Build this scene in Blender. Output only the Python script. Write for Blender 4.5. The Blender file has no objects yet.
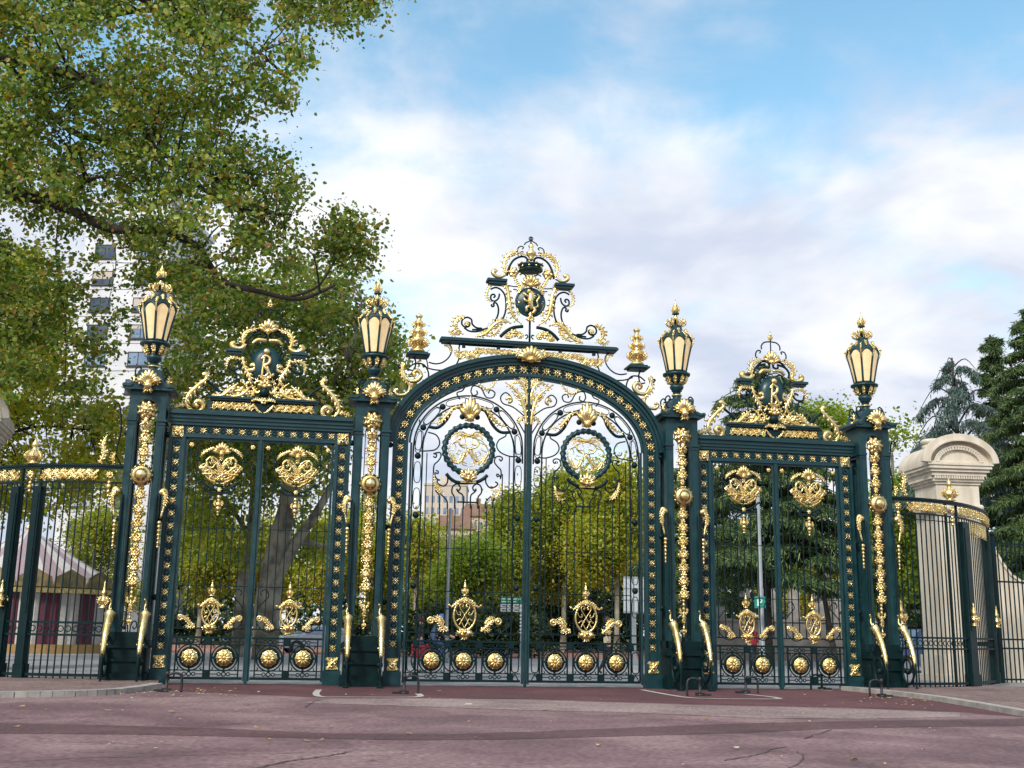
import bpy, math, random
import numpy as np
from mathutils import Vector, Matrix, noise
random.seed(11); rng = np.random.default_rng(11)
PI = math.pi
scene = bpy.context.scene
C = scene.collection

# ------------------------------------------------------------------ camera frame
CF, CPITCH, CROLL, CYAW = 1126.14, .2168, .0176, .1751
CAM = np.array([-6.557, -34.002, 1.6])
def _axes():
    c, s = math.cos(CYAW), math.sin(CYAW)
    r = np.array([c, -s, 0.]); fw = np.array([s, c, 0.]); up = np.array([0, 0, 1.])
    c, s = math.cos(CPITCH), math.sin(CPITCH)
    f2 = c*fw + s*up; u2 = c*up - s*fw
    c, s = math.cos(CROLL), math.sin(CROLL)
    return c*r + s*u2, c*u2 - s*r, f2
AX, AY, AF = _axes()
def at(px, py, depth):                      # a sight line at a distance -> a place in the world
    return CAM + depth*(AX*(px-512)/CF - AY*(py-384)/CF + AF)
def ground(px, py, z=0.):
    v = AX*(px-512)/CF - AY*(py-384)/CF + AF
    return CAM + v*((z-CAM[2])/v[2])

# ------------------------------------------------------------------ materials
def new_mat(name):
    m = bpy.data.materials.new(name); m.use_nodes = True
    nt = m.node_tree; nt.nodes.clear()
    o = nt.nodes.new('ShaderNodeOutputMaterial'); b = nt.nodes.new('ShaderNodeBsdfPrincipled')
    nt.links.new(b.outputs[0], o.inputs[0])
    return m, nt, b, o
def node(nt, t, **k):
    n = nt.nodes.new(t)
    for a, v in k.items():
        if a in n.inputs.keys() if isinstance(a, str) else False: n.inputs[a].default_value = v
        else: setattr(n, a, v)
    return n
def ramp(nt, fac, stops):
    r = nt.nodes.new('ShaderNodeValToRGB'); e = r.color_ramp.elements
    while len(e) < len(stops): e.new(.5)
    for el, (p, c) in zip(e, stops):
        el.position = p; el.color = (*c, 1)
    nt.links.new(fac, r.inputs[0]); return r
def noisy(name, c1, c2, scale=4., rough=.6, metal=0., bump=0., bscale=None, r2=None, detail=4., spec=.5, lo=.35, hi=.65):
    m, nt, b, o = new_mat(name)
    tc = nt.nodes.new('ShaderNodeTexCoord')
    n = nt.nodes.new('ShaderNodeTexNoise'); n.inputs['Scale'].default_value = scale; n.inputs['Detail'].default_value = detail
    nt.links.new(tc.outputs['Object'], n.inputs['Vector'])
    r = ramp(nt, n.outputs['Fac'], [(lo, c1), (hi, c2)])
    nt.links.new(r.outputs[0], b.inputs['Base Color'])
    b.inputs['Metallic'].default_value = metal; b.inputs['Roughness'].default_value = rough
    b.inputs['Specular IOR Level'].default_value = spec
    if r2 is not None:
        rr = ramp(nt, n.outputs['Fac'], [(lo, (rough,)*3), (hi, (r2,)*3)]); nt.links.new(rr.outputs[0], b.inputs['Roughness'])
    if bump:
        n2 = nt.nodes.new('ShaderNodeTexNoise'); n2.inputs['Scale'].default_value = bscale or scale*4; n2.inputs['Detail'].default_value = 3
        nt.links.new(tc.outputs['Object'], n2.inputs['Vector'])
        bp = nt.nodes.new('ShaderNodeBump'); bp.inputs['Strength'].default_value = bump; bp.inputs['Distance'].default_value = .02
        nt.links.new(n2.outputs['Fac'], bp.inputs['Height']); nt.links.new(bp.outputs[0], b.inputs['Normal'])
    return m
GOLD = noisy('gilding', (.60, .41, .13), (.98, .78, .38), 5., .50, 1., .55, 34., .24, lo=.32, hi=.58)
PAINT = noisy('green_paint', (.004, .032, .040), (.007, .046, .055), 2.5, .28, 0., .12, 30., .5, spec=.45)
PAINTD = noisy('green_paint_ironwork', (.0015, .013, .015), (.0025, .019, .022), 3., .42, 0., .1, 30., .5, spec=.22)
STONE = noisy('limestone', (.55, .475, .38), (.70, .625, .52), 1.7, .85, 0., .25, 25., detail=9.)
_nt = STONE.node_tree; _tc = [n for n in _nt.nodes if n.type == 'TEX_COORD'][0]; _nz = [n for n in _nt.nodes if n.type == 'TEX_NOISE'][0]
_mp = _nt.nodes.new('ShaderNodeMapping'); _mp.inputs['Scale'].default_value = (1.6, 1.6, .35); _nt.links.new(_tc.outputs['Object'], _mp.inputs[0]); _nt.links.new(_mp.outputs[0], _nz.inputs['Vector'])
STONEW = noisy('weathered_stone', (.30, .27, .25), (.44, .40, .37), 1.6, .9, 0., .3, 12.)
WHITEW = noisy('white_render', (.60, .60, .63), (.70, .70, .73), .35, .85)
BEIGEW = noisy('beige_render', (.50, .42, .36), (.58, .50, .43), .2, .9)
PINKW = noisy('pink_render', (.52, .36, .29), (.60, .43, .36), .2, .9)
ROOFM = noisy('tile_roof', (.22, .12, .10), (.30, .18, .14), .6, .9)
GLASSD = noisy('window_glass', (.10, .15, .24), (.22, .30, .44), .3, .15)
DARK = noisy('dark_metal', (.012, .012, .014), (.025, .025, .028), 4., .5)
GREYM = noisy('grey_metal', (.28, .30, .33), (.36, .38, .41), 2., .5, .3)
BARK = noisy('plane_bark', (.13, .11, .085), (.34, .31, .25), 1.1, .9, 0., .6, 9., lo=.42, hi=.58)
BARKD = noisy('dark_bark', (.022, .017, .014), (.055, .042, .034), 2.5, .95, 0., .6, 9.)
SKIN = noisy('skin', (.45, .26, .18), (.55, .33, .24), 5., .6)
def plain(name, c, rough=.6, metal=0.): return noisy(name, tuple(v*.88 for v in c), tuple(min(1, v*1.08) for v in c), 6., rough, metal)

def leaf_mat(name, stops, trans=.35):
    m, nt, b, o = new_mat(name)
    g = nt.nodes.new('ShaderNodeNewGeometry')
    r = ramp(nt, g.outputs['Random Per Island'], stops)
    nt.links.new(r.outputs[0], b.inputs['Base Color']); b.inputs['Roughness'].default_value = .42
    b.inputs['Specular IOR Level'].default_value = .5
    t = nt.nodes.new('ShaderNodeBsdfTranslucent')
    hs = nt.nodes.new('ShaderNodeHueSaturation'); hs.inputs['Value'].default_value = 1.5; hs.inputs['Saturation'].default_value = 1.1
    nt.links.new(r.outputs[0], hs.inputs['Color']); nt.links.new(hs.outputs[0], t.inputs[0])
    mx = nt.nodes.new('ShaderNodeMixShader'); mx.inputs[0].default_value = trans
    nt.links.new(b.outputs[0], mx.inputs[1]); nt.links.new(t.outputs[0], mx.inputs[2]); nt.links.new(mx.outputs[0], o.inputs[0])
    return m
LF_PLANE = leaf_mat('plane_leaves', [(0., (0.056, 0.105, 0.015)), (.32, (0.111, 0.190, 0.026)), (.58, (0.190, 0.268, 0.037)), (.80, (0.369, 0.392, 0.076)), (.92, (0.357, 0.274, 0.054)), (1., (0.295, 0.144, 0.032))], .42)
LF_YEL = leaf_mat('yellowing_leaves', [(0., (0.159, 0.223, 0.023)), (.4, (0.319, 0.375, 0.036)), (.75, (0.478, 0.460, 0.051)), (1., (0.436, 0.274, 0.051))], .45)
LF_OCH = leaf_mat('ochre_leaves', [(0., (0.109, 0.167, 0.020)), (.4, (0.229, 0.291, 0.029)), (.8, (0.350, 0.366, 0.041)), (1., (0.284, 0.217, 0.036))], .45)
LF_GRN = leaf_mat('fresh_leaves', [(0., (0.104, 0.174, 0.021)), (.5, (0.220, 0.321, 0.034)), (1., (0.389, 0.415, 0.053))], .45)
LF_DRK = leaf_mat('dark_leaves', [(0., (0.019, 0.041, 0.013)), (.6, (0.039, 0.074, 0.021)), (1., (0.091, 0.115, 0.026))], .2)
LF_CED = leaf_mat('cedar_needles', [(0., (0.056, 0.099, 0.086)), (.6, (0.093, 0.153, 0.135)), (1., (0.160, 0.215, 0.185))], .15)
LF_FIR = leaf_mat('fir_needles', [(0., (0.036, 0.081, 0.028)), (.6, (0.079, 0.144, 0.044)), (1., (0.187, 0.235, 0.064))], .15)

# ------------------------------------------------------------------ mesh builder
class MB:
    def __init__(s): s.V = []; s.F = []; s.S = []
    def add(s, vs, fs, smooth=False):
        o = len(s.V); s.V += [tuple(v) for v in vs]
        s.F += [tuple(i+o for i in f) for f in fs]; s.S += [smooth]*len(fs)
        return s
    def box(s, x0, x1, y0, y1, z0, z1):
        if x0 > x1: x0, x1 = x1, x0
        if y0 > y1: y0, y1 = y1, y0
        if z0 > z1: z0, z1 = z1, z0
        v = [(x, y, z) for z in (z0, z1) for x, y in ((x0, y0), (x1, y0), (x1, y1), (x0, y1))]
        return s.add(v, [(3, 2, 1, 0), (4, 5, 6, 7), (0, 1, 5, 4), (1, 2, 6, 5), (2, 3, 7, 6), (3, 0, 4, 7)])
    def prism(s, pts, y0, y1):              # closed outline in x,z pushed along y
        n = len(pts)
        v = [(x, y0, z) for x, z in pts]+[(x, y1, z) for x, z in pts]
        return s.add(v, [tuple(range(n)), tuple(range(2*n-1, n-1, -1))]+[(i, i+n, (i+1) % n+n, (i+1) % n) for i in range(n)])
    def slab(s, pts, z0, z1):               # closed outline in x,y pushed along z
        n = len(pts)
        v = [(x, y, z0) for x, y in pts]+[(x, y, z1) for x, y in pts]
        return s.add(v, [tuple(range(n-1, -1, -1)), tuple(range(n, 2*n))]+[(i, (i+1) % n, (i+1) % n+n, i+n) for i in range(n)])
    def lathe(s, prof, n=12, cx=0, cy=0, rot=0, sx=1., smooth=True, cz=0.):
        v = []; f = []
        for r, z in prof:
            for k in range(n):
                a = rot+2*PI*k/n; v.append((cx+r*math.cos(a)*sx, cy+r*math.sin(a), cz+z))
        for i in range(len(prof)-1):
            for k in range(n):
                k2 = (k+1) % n; f.append((i*n+k, i*n+k2, (i+1)*n+k2, (i+1)*n+k))
        f.append(tuple(range(n-1, -1, -1))); f.append(tuple(range((len(prof)-1)*n, len(prof)*n)))
        return s.add(v, f, smooth)
    def ball(s, x, y, z, r, n=8, m=6, sz=1.):
        return s.lathe([(max(.001, r*math.sin(PI*i/m)), -r*sz*math.cos(PI*i/m)) for i in range(m+1)], n, x, y, cz=z)
    def tube(s, P, r, n=6, sub=5, y=0., taper=(1, 1), fy=1., mid=None, closed=False):
        P = [np.array((p[0], y, p[1]) if len(p) == 2 else p, float) for p in P]
        Q = spline(P, sub, closed); L = len(Q)
        v = []; f = []
        ref = np.array([0, 1., 0]); prev = None
        for i, q in enumerate(Q):
            t = Q[(i+1) % L if closed else min(i+1, L-1)]-Q[(i-1) % L if closed else max(i-1, 0)]; t = t/(np.linalg.norm(t)+1e-9)
            if prev is None:
                a = np.cross(t, ref)
                if np.linalg.norm(a) < .05: a = np.cross(t, (1, 0, 0))
            else: a = prev-t*np.dot(prev, t)
            a = a/(np.linalg.norm(a)+1e-9); b = np.cross(a, t); prev = a
            u = i/max(1, L-1)
            k = r*(taper[0]*(1-u)+taper[1]*u) if mid is None else r*((taper[0]*(1-u*2)+mid*u*2) if u < .5 else (mid*(2-2*u)+taper[1]*(2*u-1)))
            for j in range(n):
                w = 2*PI*j/n; v.append(q+a*k*math.cos(w)+b*k*fy*math.sin(w))
        for i in range(L if closed else L-1):
            for j in range(n):
                j2 = (j+1) % n; i2 = (i+1) % L; f.append((i*n+j, i*n+j2, i2*n+j2, i2*n+j))
        if not closed: f += [tuple(range(n-1, -1, -1)), tuple(range((L-1)*n, L*n))]
        return s.add(v, f, True)
    def leafy(s, P, w, y=0., bulge=.3):     # acanthus: a rib with overlapping curled leaflets on both sides
        P = [np.array((p[0], y, p[1]) if len(p) == 2 else p, float) for p in P]
        Q = spline(P, 5); d = [0.]
        for a, b in zip(Q, Q[1:]): d.append(d[-1]+np.linalg.norm(b-a))
        T = d[-1]; nl = max(3, min(8, int(round(T/(.40*w)))))
        s.tube([q+np.array([0, -.10*w, 0]) for q in Q], w*.185, 8, 1, 0, (.75, .22), fy=.6, mid=1.2)
        ph = (abs(P[0][0])*7.3+abs(P[0][2])*3.1) % 1.
        for i in range(nl):
            u = i/nl*.92; q = sample(Q, d, u*T); t = sample(Q, d, min(T, u*T+.03))-sample(Q, d, max(0, u*T-.03)); t /= np.linalg.norm(t)+1e-9
            nx = np.array([-t[2], 0, t[0]])
            if np.linalg.norm(nx) < .4: nx = np.cross(t, (0, 0, 1.))
            nx /= np.linalg.norm(nx)+1e-9; up = np.cross(nx, t); up = up if up[1] < 0 or abs(up[1]) < .3 else -up
            env = max(.34, math.sin(PI*min(1., u*.80+.18))**.7)
            for sd in (-1, 1):
                k = .85+.3*((ph+i*.37+sd*.21) % 1.); l = w*.74*env*k
                a0 = q+up*.02*w; a1 = q+nx*sd*w*.20*env+t*l*.40+up*w*.13; a2 = q+nx*sd*w*.38*env*k+t*l*.68+up*w*.08; a3 = q+nx*sd*w*.46*env*k+t*l*.60-up*w*.02
                s.tube([a0, a1, a2, a3], w*.08*env+.004, 5, 2, 0, (.6, .25), mid=1.25)
        e = Q[-1]; s.ball(e[0], e[1]-.03, e[2], w*.11, 6, 4)
        return s
    def rosette(s, x, z, r, y=0., pet=8, h=.45, rot=0.):
        n = pet*4; v = [(x, y-r*h, z)]; f = []
        for fr, hh, am in ((.16, .97, 0), (.28, .62, 0), (.36, .42, .0), (.55, .75, .10), (.78, .60, .13), (1., .12, .16)):
            for k in range(n):
                a = rot+2*PI*k/n; c = math.cos(pet*a); rr = r*fr*(1-am+am*c)
                hy = h*r*hh*(1 if fr < .3 else (.72+.28*c))
                v.append((x+rr*math.cos(a), y-hy, z+rr*math.sin(a)))
        for k in range(n):
            a = rot+2*PI*k/n; v.append((x+r*.8*math.cos(a), y+.02, z+r*.8*math.sin(a)))
        for k in range(n): f.append((0, 1+(k+1) % n, 1+k))
        for i in range(6):
            for k in range(n):
                k2 = (k+1) % n; f.append((1+i*n+k, 1+i*n+k2, 1+(i+1)*n+k2, 1+(i+1)*n+k))
        f.append(tuple(1+6*n+k for k in range(n)))
        return s.add(v, f, True)
    def fan(s, x, z, w, h, y=0., lobes=7, r=None, ang=1.25):   # palmette / shell opening upwards
        r = r or h*.13
        for k in range(lobes):
            a = (k/(lobes-1)-.5)*2*ang; l = h*(1-.22*abs(a)/ang)
            ex = x+math.sin(a)*w*.5/math.sin(min(ang, PI/2)); ez = z+math.cos(a)*l
            bx = x+math.sin(a)*w*.08
            s.tube([(bx, y, z), ((bx+ex)/2+math.sin(a)*w*.05, y-r*.9, (z+ez)/2+h*.06), (ex, y-r*.5, ez)], r, 6, 4, 0, (.45, .55), mid=1.15)
        s.ball(x, y-r*.7, z+.02, r*1.5)
        return s
    def rinceau(s, x0, x1, z0, z1, y=0., w=None, per=None):  # running scroll of leaves filling a strip
        hgt = z1-z0; zc = (z0+z1)/2; w = hgt*.62; per = per or hgt*1.25
        n = max(1, int(round(abs(x1-x0)/per))); dx = (x1-x0)/n; sg = 1
        for i in range(n):
            a = x0+dx*i; c = a+dx*.5
            s.tube([(a, zc-sg*hgt*.1), (a+dx*.3, zc+sg*hgt*.36), (c+dx*.18, zc+sg*hgt*.33), (c+dx*.3, zc), (c+dx*.05, zc-sg*hgt*.24), (c-dx*.2, zc-sg*hgt*.05)], hgt*.085, 5, 3, y, (1, .6))
            s.rosette(c+dx*.04, zc, hgt*.24, y-.02, 5, .6)
            s.leafy([(a-dx*.05, zc+sg*hgt*.05), (a+dx*.12, zc-sg*hgt*.28), (a+dx*.5, zc-sg*hgt*.42)], w, y)
            s.leafy([(a+dx*.10, zc+sg*hgt*.20), (a+dx*.45, zc+sg*hgt*.44), (a+dx*.85, zc+sg*hgt*.36)], w, y)
            s.leafy([(c+dx*.3, zc-sg*hgt*.1), (c+dx*.46, zc+sg*hgt*.1), (c+dx*.52, zc+sg*hgt*.42)], w*.8, y-.01)
            sg = -sg
        return s
    def frieze(s, x0, x1, z0, z1, y=0.):     # a strip packed with overlapping gilt leaves and buds
        h = z1-z0; n = max(2, int(abs(x1-x0)/(h*.36))); dx = (x1-x0)/n; sx = 1 if dx > 0 else -1; r = random.Random(int(abs(x0*97+z0*31)))
        for i in range(n):
            x = x0+dx*(i+.5); u = 1 if i % 2 else -1; zc = (z0+z1)/2; j = r.uniform(-.06, .06)*h
            s.leafy([(x-sx*h*.34, zc-u*h*.36+j), (x+sx*h*.02, zc-u*h*.02), (x+sx*h*.34, zc+u*h*.34+j)], h*.50, y)
            s.leafy([(x-sx*h*.30, zc+u*h*.10), (x, zc+u*h*.34), (x+sx*h*.3, zc+u*h*.28)], h*.34, y+.01)
            s.ball(x+sx*h*.1, y-.05, zc-u*h*.28+j, h*.10, 6, 5)
            if i % 4 == 2: s.rosette(x, zc, h*.2, y-.04, 5, .6)
        return s
    def sweep(s, path, o0, o1, y0, y1, smooth=False, caps=True):   # rectangle (offset o along the normal, y) along an x,z path
        v = []; f = []; L = len(path)
        for i, (x, z) in enumerate(path):
            a = path[max(0, i-1)]; b = path[min(L-1, i+1)]
            tx, tz = b[0]-a[0], b[1]-a[1]; l = math.hypot(tx, tz); nx, nz = -tz/l, tx/l
            for o, yy in ((o0, y0), (o1, y0), (o1, y1), (o0, y1)): v.append((x+nx*o, yy, z+nz*o))
        for i in range(L-1):
            for j in range(4):
                j2 = (j+1) % 4; f.append((i*4+j, i*4+j2, (i+1)*4+j2, (i+1)*4+j))
        if caps: f += [(3, 2, 1, 0), tuple((L-1)*4+j for j in range(4))]
        return s.add(v, f, smooth)
    def ring(s, x, z, r, t, y=0., n=28, m=6, rx=1., twist=0, fy=1.):
        v = []; f = []
        for i in range(n):
            a = 2*PI*i/n
            for j in range(m):
                b = 2*PI*j/m+a*twist; rr = t*(1+(.18*math.cos(3*b) if twist else 0)); b2 = 2*PI*j/m
                if twist: rr = t*(.82+.30*math.cos(twist*a+2*b2))
                v.append((x+(r+rr*math.cos(b2))*math.cos(a)*rx, y+rr*fy*math.sin(b2), z+(r+rr*math.cos(b2))*math.sin(a)))
        for i in range(n):
            for j in range(m):
                i2, j2 = (i+1) % n, (j+1) % m; f.append((i*m+j, i2*m+j, i2*m+j2, i*m+j2))
        return s.add(v, f, True)
    def map(s, fn): s.V = [tuple(fn(*v)) for v in s.V]; return s
    def build(s, name, mat, parent=None, loc=None):
        me = bpy.data.meshes.new(name); me.from_pydata(s.V, [], s.F)
        me.polygons.foreach_set('use_smooth', s.S); me.materials.append(mat); me.update()
        o = bpy.data.objects.new(name, me); C.objects.link(o)
        if parent: o.parent = parent
        if loc is not None: o.location = loc
        return o
def spline(P, sub, closed=False):
    n = len(P)
    if n == 2 and not closed: return list(P)
    out = []
    for i in range(n if closed else n-1):
        p0, p1, p2, p3 = (P[(i-1) % n], P[i], P[(i+1) % n], P[(i+2) % n]) if closed else (P[max(0, i-1)], P[i], P[i+1], P[min(n-1, i+2)])
        for k in range(sub):
            t = k/sub
            out.append(.5*((2*p1)+(p2-p0)*t+(2*p0-5*p1+4*p2-p3)*t*t+(3*p1-p0-3*p2+p3)*t**3))
    if not closed: out.append(P[-1])
    return out
def sample(Q, d, s):
    for i in range(len(d)-1):
        if s <= d[i+1] or i == len(d)-2:
            u = (s-d[i])/max(1e-9, d[i+1]-d[i]); return Q[i]*(1-u)+Q[i+1]*u
def tag(o, label=None, cat=None, group=None, kind=None):
    if label: o['label'] = label
    if cat: o['category'] = cat
    if group: o['group'] = group
    if kind: o['kind'] = kind
    return o
def thing(name, label, cat, loc=(0, 0, 0), rotz=0., group=None):
    o = bpy.data.objects.new(name, None); C.objects.link(o); o.location = loc; o.rotation_euler = (0, 0, rotz)
    return tag(o, label, cat, group)
def put(src, name, parent, loc, scale=1., rot=None):
    o = bpy.data.objects.new(name, src.data); C.objects.link(o); o.parent = parent; o.location = loc
    o.scale = (scale,)*3 if not isinstance(scale, tuple) else scale
    if rot: o.rotation_euler = rot
    return o
def dup(root, loc, label=None, rotz=None):
    r = root.copy(); C.objects.link(r); r.location = loc
    if rotz is not None: r.rotation_euler = (0, 0, rotz)
    if label: r['label'] = label
    for ch in list(root.children):
        c = ch.copy(); C.objects.link(c); c.parent = r
        for g in list(ch.children):
            k = g.copy(); C.objects.link(k); k.parent = c
    return r
def strokes(D, sg=1, gold=None, dark=None, y=0.):
    for e in D:
        t, w, pts = e; P = [(x*sg, z) for x, z in pts]
        if t == 'd': dark.tube(P, w, 6, 4, y)
        elif t == 'g': gold.tube(P, w, 6, 4, y-.03, (.8, 1.), mid=1.2)
        elif t == 'a': gold.leafy(P, w*.84, y-.03)
        elif t == 'r': gold.rosette(P[0][0], P[0][1], w, y-.02, 6)
        elif t == 'o': gold.ball(P[0][0], y, P[0][1], w)
        elif t == 'k': dark.ball(P[0][0], y, P[0][1], w)
CREST=[('d',0.036,[(0.768,12.751),(0.709,13.018),(0.574,13.269),(0.384,13.403),(0.213,13.429),(0.118,13.349),(0.133,13.215),(0.23,13.133),(0.316,13.17),(0.296,13.234)]),('a',0.34,[(0.807,12.792),(0.867,13.071),(0.788,13.341),(0.599,13.496),(0.364,13.519),(0.171,13.477)]),('g',0.06,[(0.819,12.769),(0.987,12.682),(1.135,12.702),(1.23,12.804),(1.181,12.886),(1.104,12.835)]),('o',0.06,[(1.297,12.386)]),('d',0.02,[(0.438,13.557),(0.423,13.7),(0.326,13.774),(0.24,13.745),(0.281,13.68)]),('d',0.02,[(0.219,13.827),(0.169,13.906),(0.071,13.958),(0.008,14.021)]),('d',0.018,[(0.235,13.575),(0.299,13.602),(0.343,13.539),(0.3,13.491)]),('r',0.2,[(0.567,12.875)]),('a',0.18,[(0.586,12.786),(0.508,12.639),(0.411,12.472),(0.218,12.333)]),('d',0.022,[(0.353,12.804),(0.247,12.855),(0.152,12.775),(0.124,12.58),(0.206,12.4)]),('a',0.38,[(0.834,12.419),(0.737,12.231),(0.69,11.931),(0.629,11.59),(0.511,11.34),(0.297,11.174)]),('a',0.2,[(0.939,12.368),(0.792,12.422),(0.726,12.319)]),('d',0.02,[(0.728,12.427),(0.495,12.4),(0.241,12.441)]),('d',0.02,[(0.557,12.309),(0.366,12.279),(0.28,12.199)]),('r',0.15,[(0.368,11.867)]),('a',0.16,[(0.357,11.738),(0.418,11.583),(0.352,11.437)]),('d',0.03,[(1.188,11.982),(1.138,12.038),(1.182,12.095),(1.265,12.055),(1.27,11.925),(1.16,11.868),(1.036,11.963),(0.997,12.126)]),('d',0.03,[(1.286,12.256),(1.127,12.324),(0.958,12.267),(0.828,12.094),(0.78,11.795),(0.808,11.492),(0.916,11.206)]),('a',0.17,[(1.276,12.387),(1.398,12.205),(1.406,12.002),(1.328,11.865),(1.201,11.831)]),('d',0.03,[(1.25,11.763),(1.232,11.686),(1.165,11.717),(1.184,11.793),(1.092,11.808),(1.025,11.649),(1.034,11.433),(1.125,11.213),(1.268,11.041),(1.474,10.925),(1.847,10.888)]),('d',0.03,[(1.533,10.949),(1.72,10.962),(1.847,11.069),(1.88,11.216),(2.019,11.279),(2.161,11.197),(2.178,11.047),(2.072,10.956),(1.949,10.998),(1.931,11.093),(2.015,11.13)]),('r',0.1,[(2.021,11.061)]),('d',0.03,[(1.407,10.927),(1.696,10.836),(1.945,10.837),(2.105,10.937)]),('a',0.34,[(2.102,11.286),(2.306,11.196),(2.404,11.011),(2.337,10.824),(2.148,10.709)]),('a',0.2,[(2.211,10.748),(2.416,10.692),(2.604,10.786)]),('a',0.4,[(1.63,10.671),(1.384,10.801),(1.201,11.026),(0.995,11.181),(0.808,11.245),(0.638,11.162)]),('a',0.25,[(1.319,10.69),(1.113,10.819),(1.012,10.966),(0.93,11.065)]),('a',0.2,[(1.733,10.651),(1.528,10.762),(1.406,10.885)]),('d',0.055,[(0.944,10.714),(0.759,10.905),(0.531,11.04),(0.216,11.099)]),('r',0.16,[(0.528,10.856)]),('r',0.12,[(0.694,10.748)]),('r',0.12,[(0.316,10.785)]),('a',0.16,[(0.818,10.688),(0.609,10.723),(0.484,10.774)]),('a',0.16,[(0.445,10.926),(0.318,10.87),(0.21,10.727)]),('d',0.022,[(0.126,10.69),(0.064,10.758),(0.086,10.829),(0.149,10.808)]),('d',0.025,[(2.217,9.905),(2.23,10.362),(1.933,10.372),(1.187,10.376),(0.519,10.376)]),('d',0.024,[(2.717,10.449),(2.55,10.367),(2.471,10.183),(2.559,9.947),(2.758,9.768),(2.98,9.713),(3.185,9.751)]),('a',0.16,[(2.733,10.314),(2.568,10.274),(2.48,10.077)]),('d',0.024,[(2.219,9.967),(2.346,9.688),(2.568,9.562),(2.811,9.515),(3.137,9.545),(3.384,9.647)]),('d',0.026,[(3.685,9.92),(3.588,9.739),(3.633,9.475),(3.797,9.484)]),('d',0.026,[(3.218,9.061),(3.175,9.39),(3.33,9.661),(3.604,9.682),(3.799,9.54)]),('g',0.06,[(3.922,9.672),(3.976,9.436),(3.83,9.147),(3.566,9.125),(3.409,9.311),(3.523,9.463),(3.656,9.362),(3.571,9.273)]),('a',0.26,[(3.987,9.715),(4.009,9.341),(3.836,9.073),(3.668,8.943)]),('a',0.14,[(3.782,9.076),(3.755,8.846),(3.858,8.702)]),('d',0.05,[(4.123,9.618),(3.894,9.268),(3.744,8.828)]),('g',0.05,[(3.744,8.828),(3.889,8.683),(4.113,8.657),(4.211,8.777),(4.095,8.828)])]
LEAF=[('d',0.05,[(-0.206,8.31),(-0.403,8.373),(-0.57,8.266),(-0.707,7.964),(-0.966,7.707),(-1.256,7.717)]),('a',0.3,[(-0.257,8.391),(-0.524,8.328),(-0.688,8.113),(-0.899,7.881),(-1.162,7.819)]),('d',0.05,[(0.234,8.357),(0.456,8.319),(0.582,8.153),(0.736,7.864),(0.986,7.655),(1.306,7.67)]),('a',0.3,[(0.272,8.399),(0.529,8.313),(0.732,8.037),(0.933,7.874),(1.18,7.822)]),('k',0.09,[(-0.224,8.077)]),('k',0.09,[(0.24,8.086)]),('d',0.022,[(-1.274,7.546),(-1.006,7.461),(-0.902,7.223),(-1.016,7.024),(-1.278,6.964),(-1.518,6.953)]),('d',0.022,[(1.144,7.662),(1.146,7.539),(0.942,7.407),(0.872,7.208),(0.999,7.018),(1.295,6.909),(1.541,6.92)]),('d',0.022,[(-1.091,6.803),(-1.008,6.773),(-0.988,6.871),(-1.084,6.886),(-0.893,6.933),(-0.851,6.814),(-0.933,6.666),(-1.049,6.54),(-1.065,6.299)]),('d',0.022,[(0.963,6.821),(1.014,6.75),(1.061,6.835),(0.977,6.895),(0.855,6.865),(0.809,6.717),(0.91,6.576),(1.019,6.459),(1.024,6.241)]),('d',0.055,[(-0.672,6.292),(-0.533,6.139),(-0.29,6.034),(0.24,6.065),(0.48,6.18),(0.599,6.296)]),('d',0.024,[(-0.632,6.245),(-0.626,6.03),(-0.742,5.906),(-0.911,5.971),(-0.938,6.075),(-0.858,6.092)]),('d',0.024,[(0.565,6.271),(0.555,6.077),(0.68,5.914),(0.849,5.945),(0.93,6.044),(0.846,6.099)]),('d',0.022,[(-0.996,6.374),(-0.923,6.353),(-0.93,6.281),(-1.017,6.301),(-0.989,6.159),(-0.866,6.068)]),('d',0.022,[(0.963,6.335),(0.89,6.332),(0.916,6.261),(0.988,6.298),(1.015,6.192)]),('a',0.2,[(-1.053,6.228),(-1.007,5.967),(-0.929,5.779),(-0.734,5.667)]),('a',0.2,[(1.008,6.047),(0.974,5.805),(0.856,5.608),(0.686,5.65)]),('a',0.14,[(0.949,5.852),(0.852,5.8),(0.731,5.82)]),('a',0.14,[(-0.959,5.969),(-0.834,5.783),(-0.737,5.739)]),('d',0.022,[(-1.0,5.776),(-0.877,5.638),(-0.86,5.544),(-0.849,5.212)]),('d',0.022,[(-0.854,5.687),(-0.682,5.527),(-0.618,5.434),(-0.611,5.221)]),('d',0.022,[(0.832,5.607),(0.787,5.462),(0.791,5.271)]),('d',0.022,[(0.734,5.652),(0.569,5.478),(0.559,5.263)]),('d',0.024,[(-0.387,5.229),(-0.396,5.561),(-0.483,5.725),(-0.454,5.917),(-0.312,5.985),(-0.228,5.878),(-0.283,5.78),(-0.342,5.84)]),('d',0.024,[(-0.124,5.238),(-0.134,5.619),(-0.272,5.733),(-0.331,5.802)]),('d',0.024,[(0.332,5.254),(0.324,5.588),(0.431,5.76),(0.398,5.951),(0.266,6.008),(0.157,5.908),(0.199,5.799),(0.265,5.864)]),('d',0.024,[(0.106,5.246),(0.097,5.628),(0.209,5.751),(0.266,5.826)]),('d',0.022,[(-0.312,8.625),(-0.415,8.818),(-0.246,8.902),(-0.176,9.03),(-0.227,9.077)])]
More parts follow.
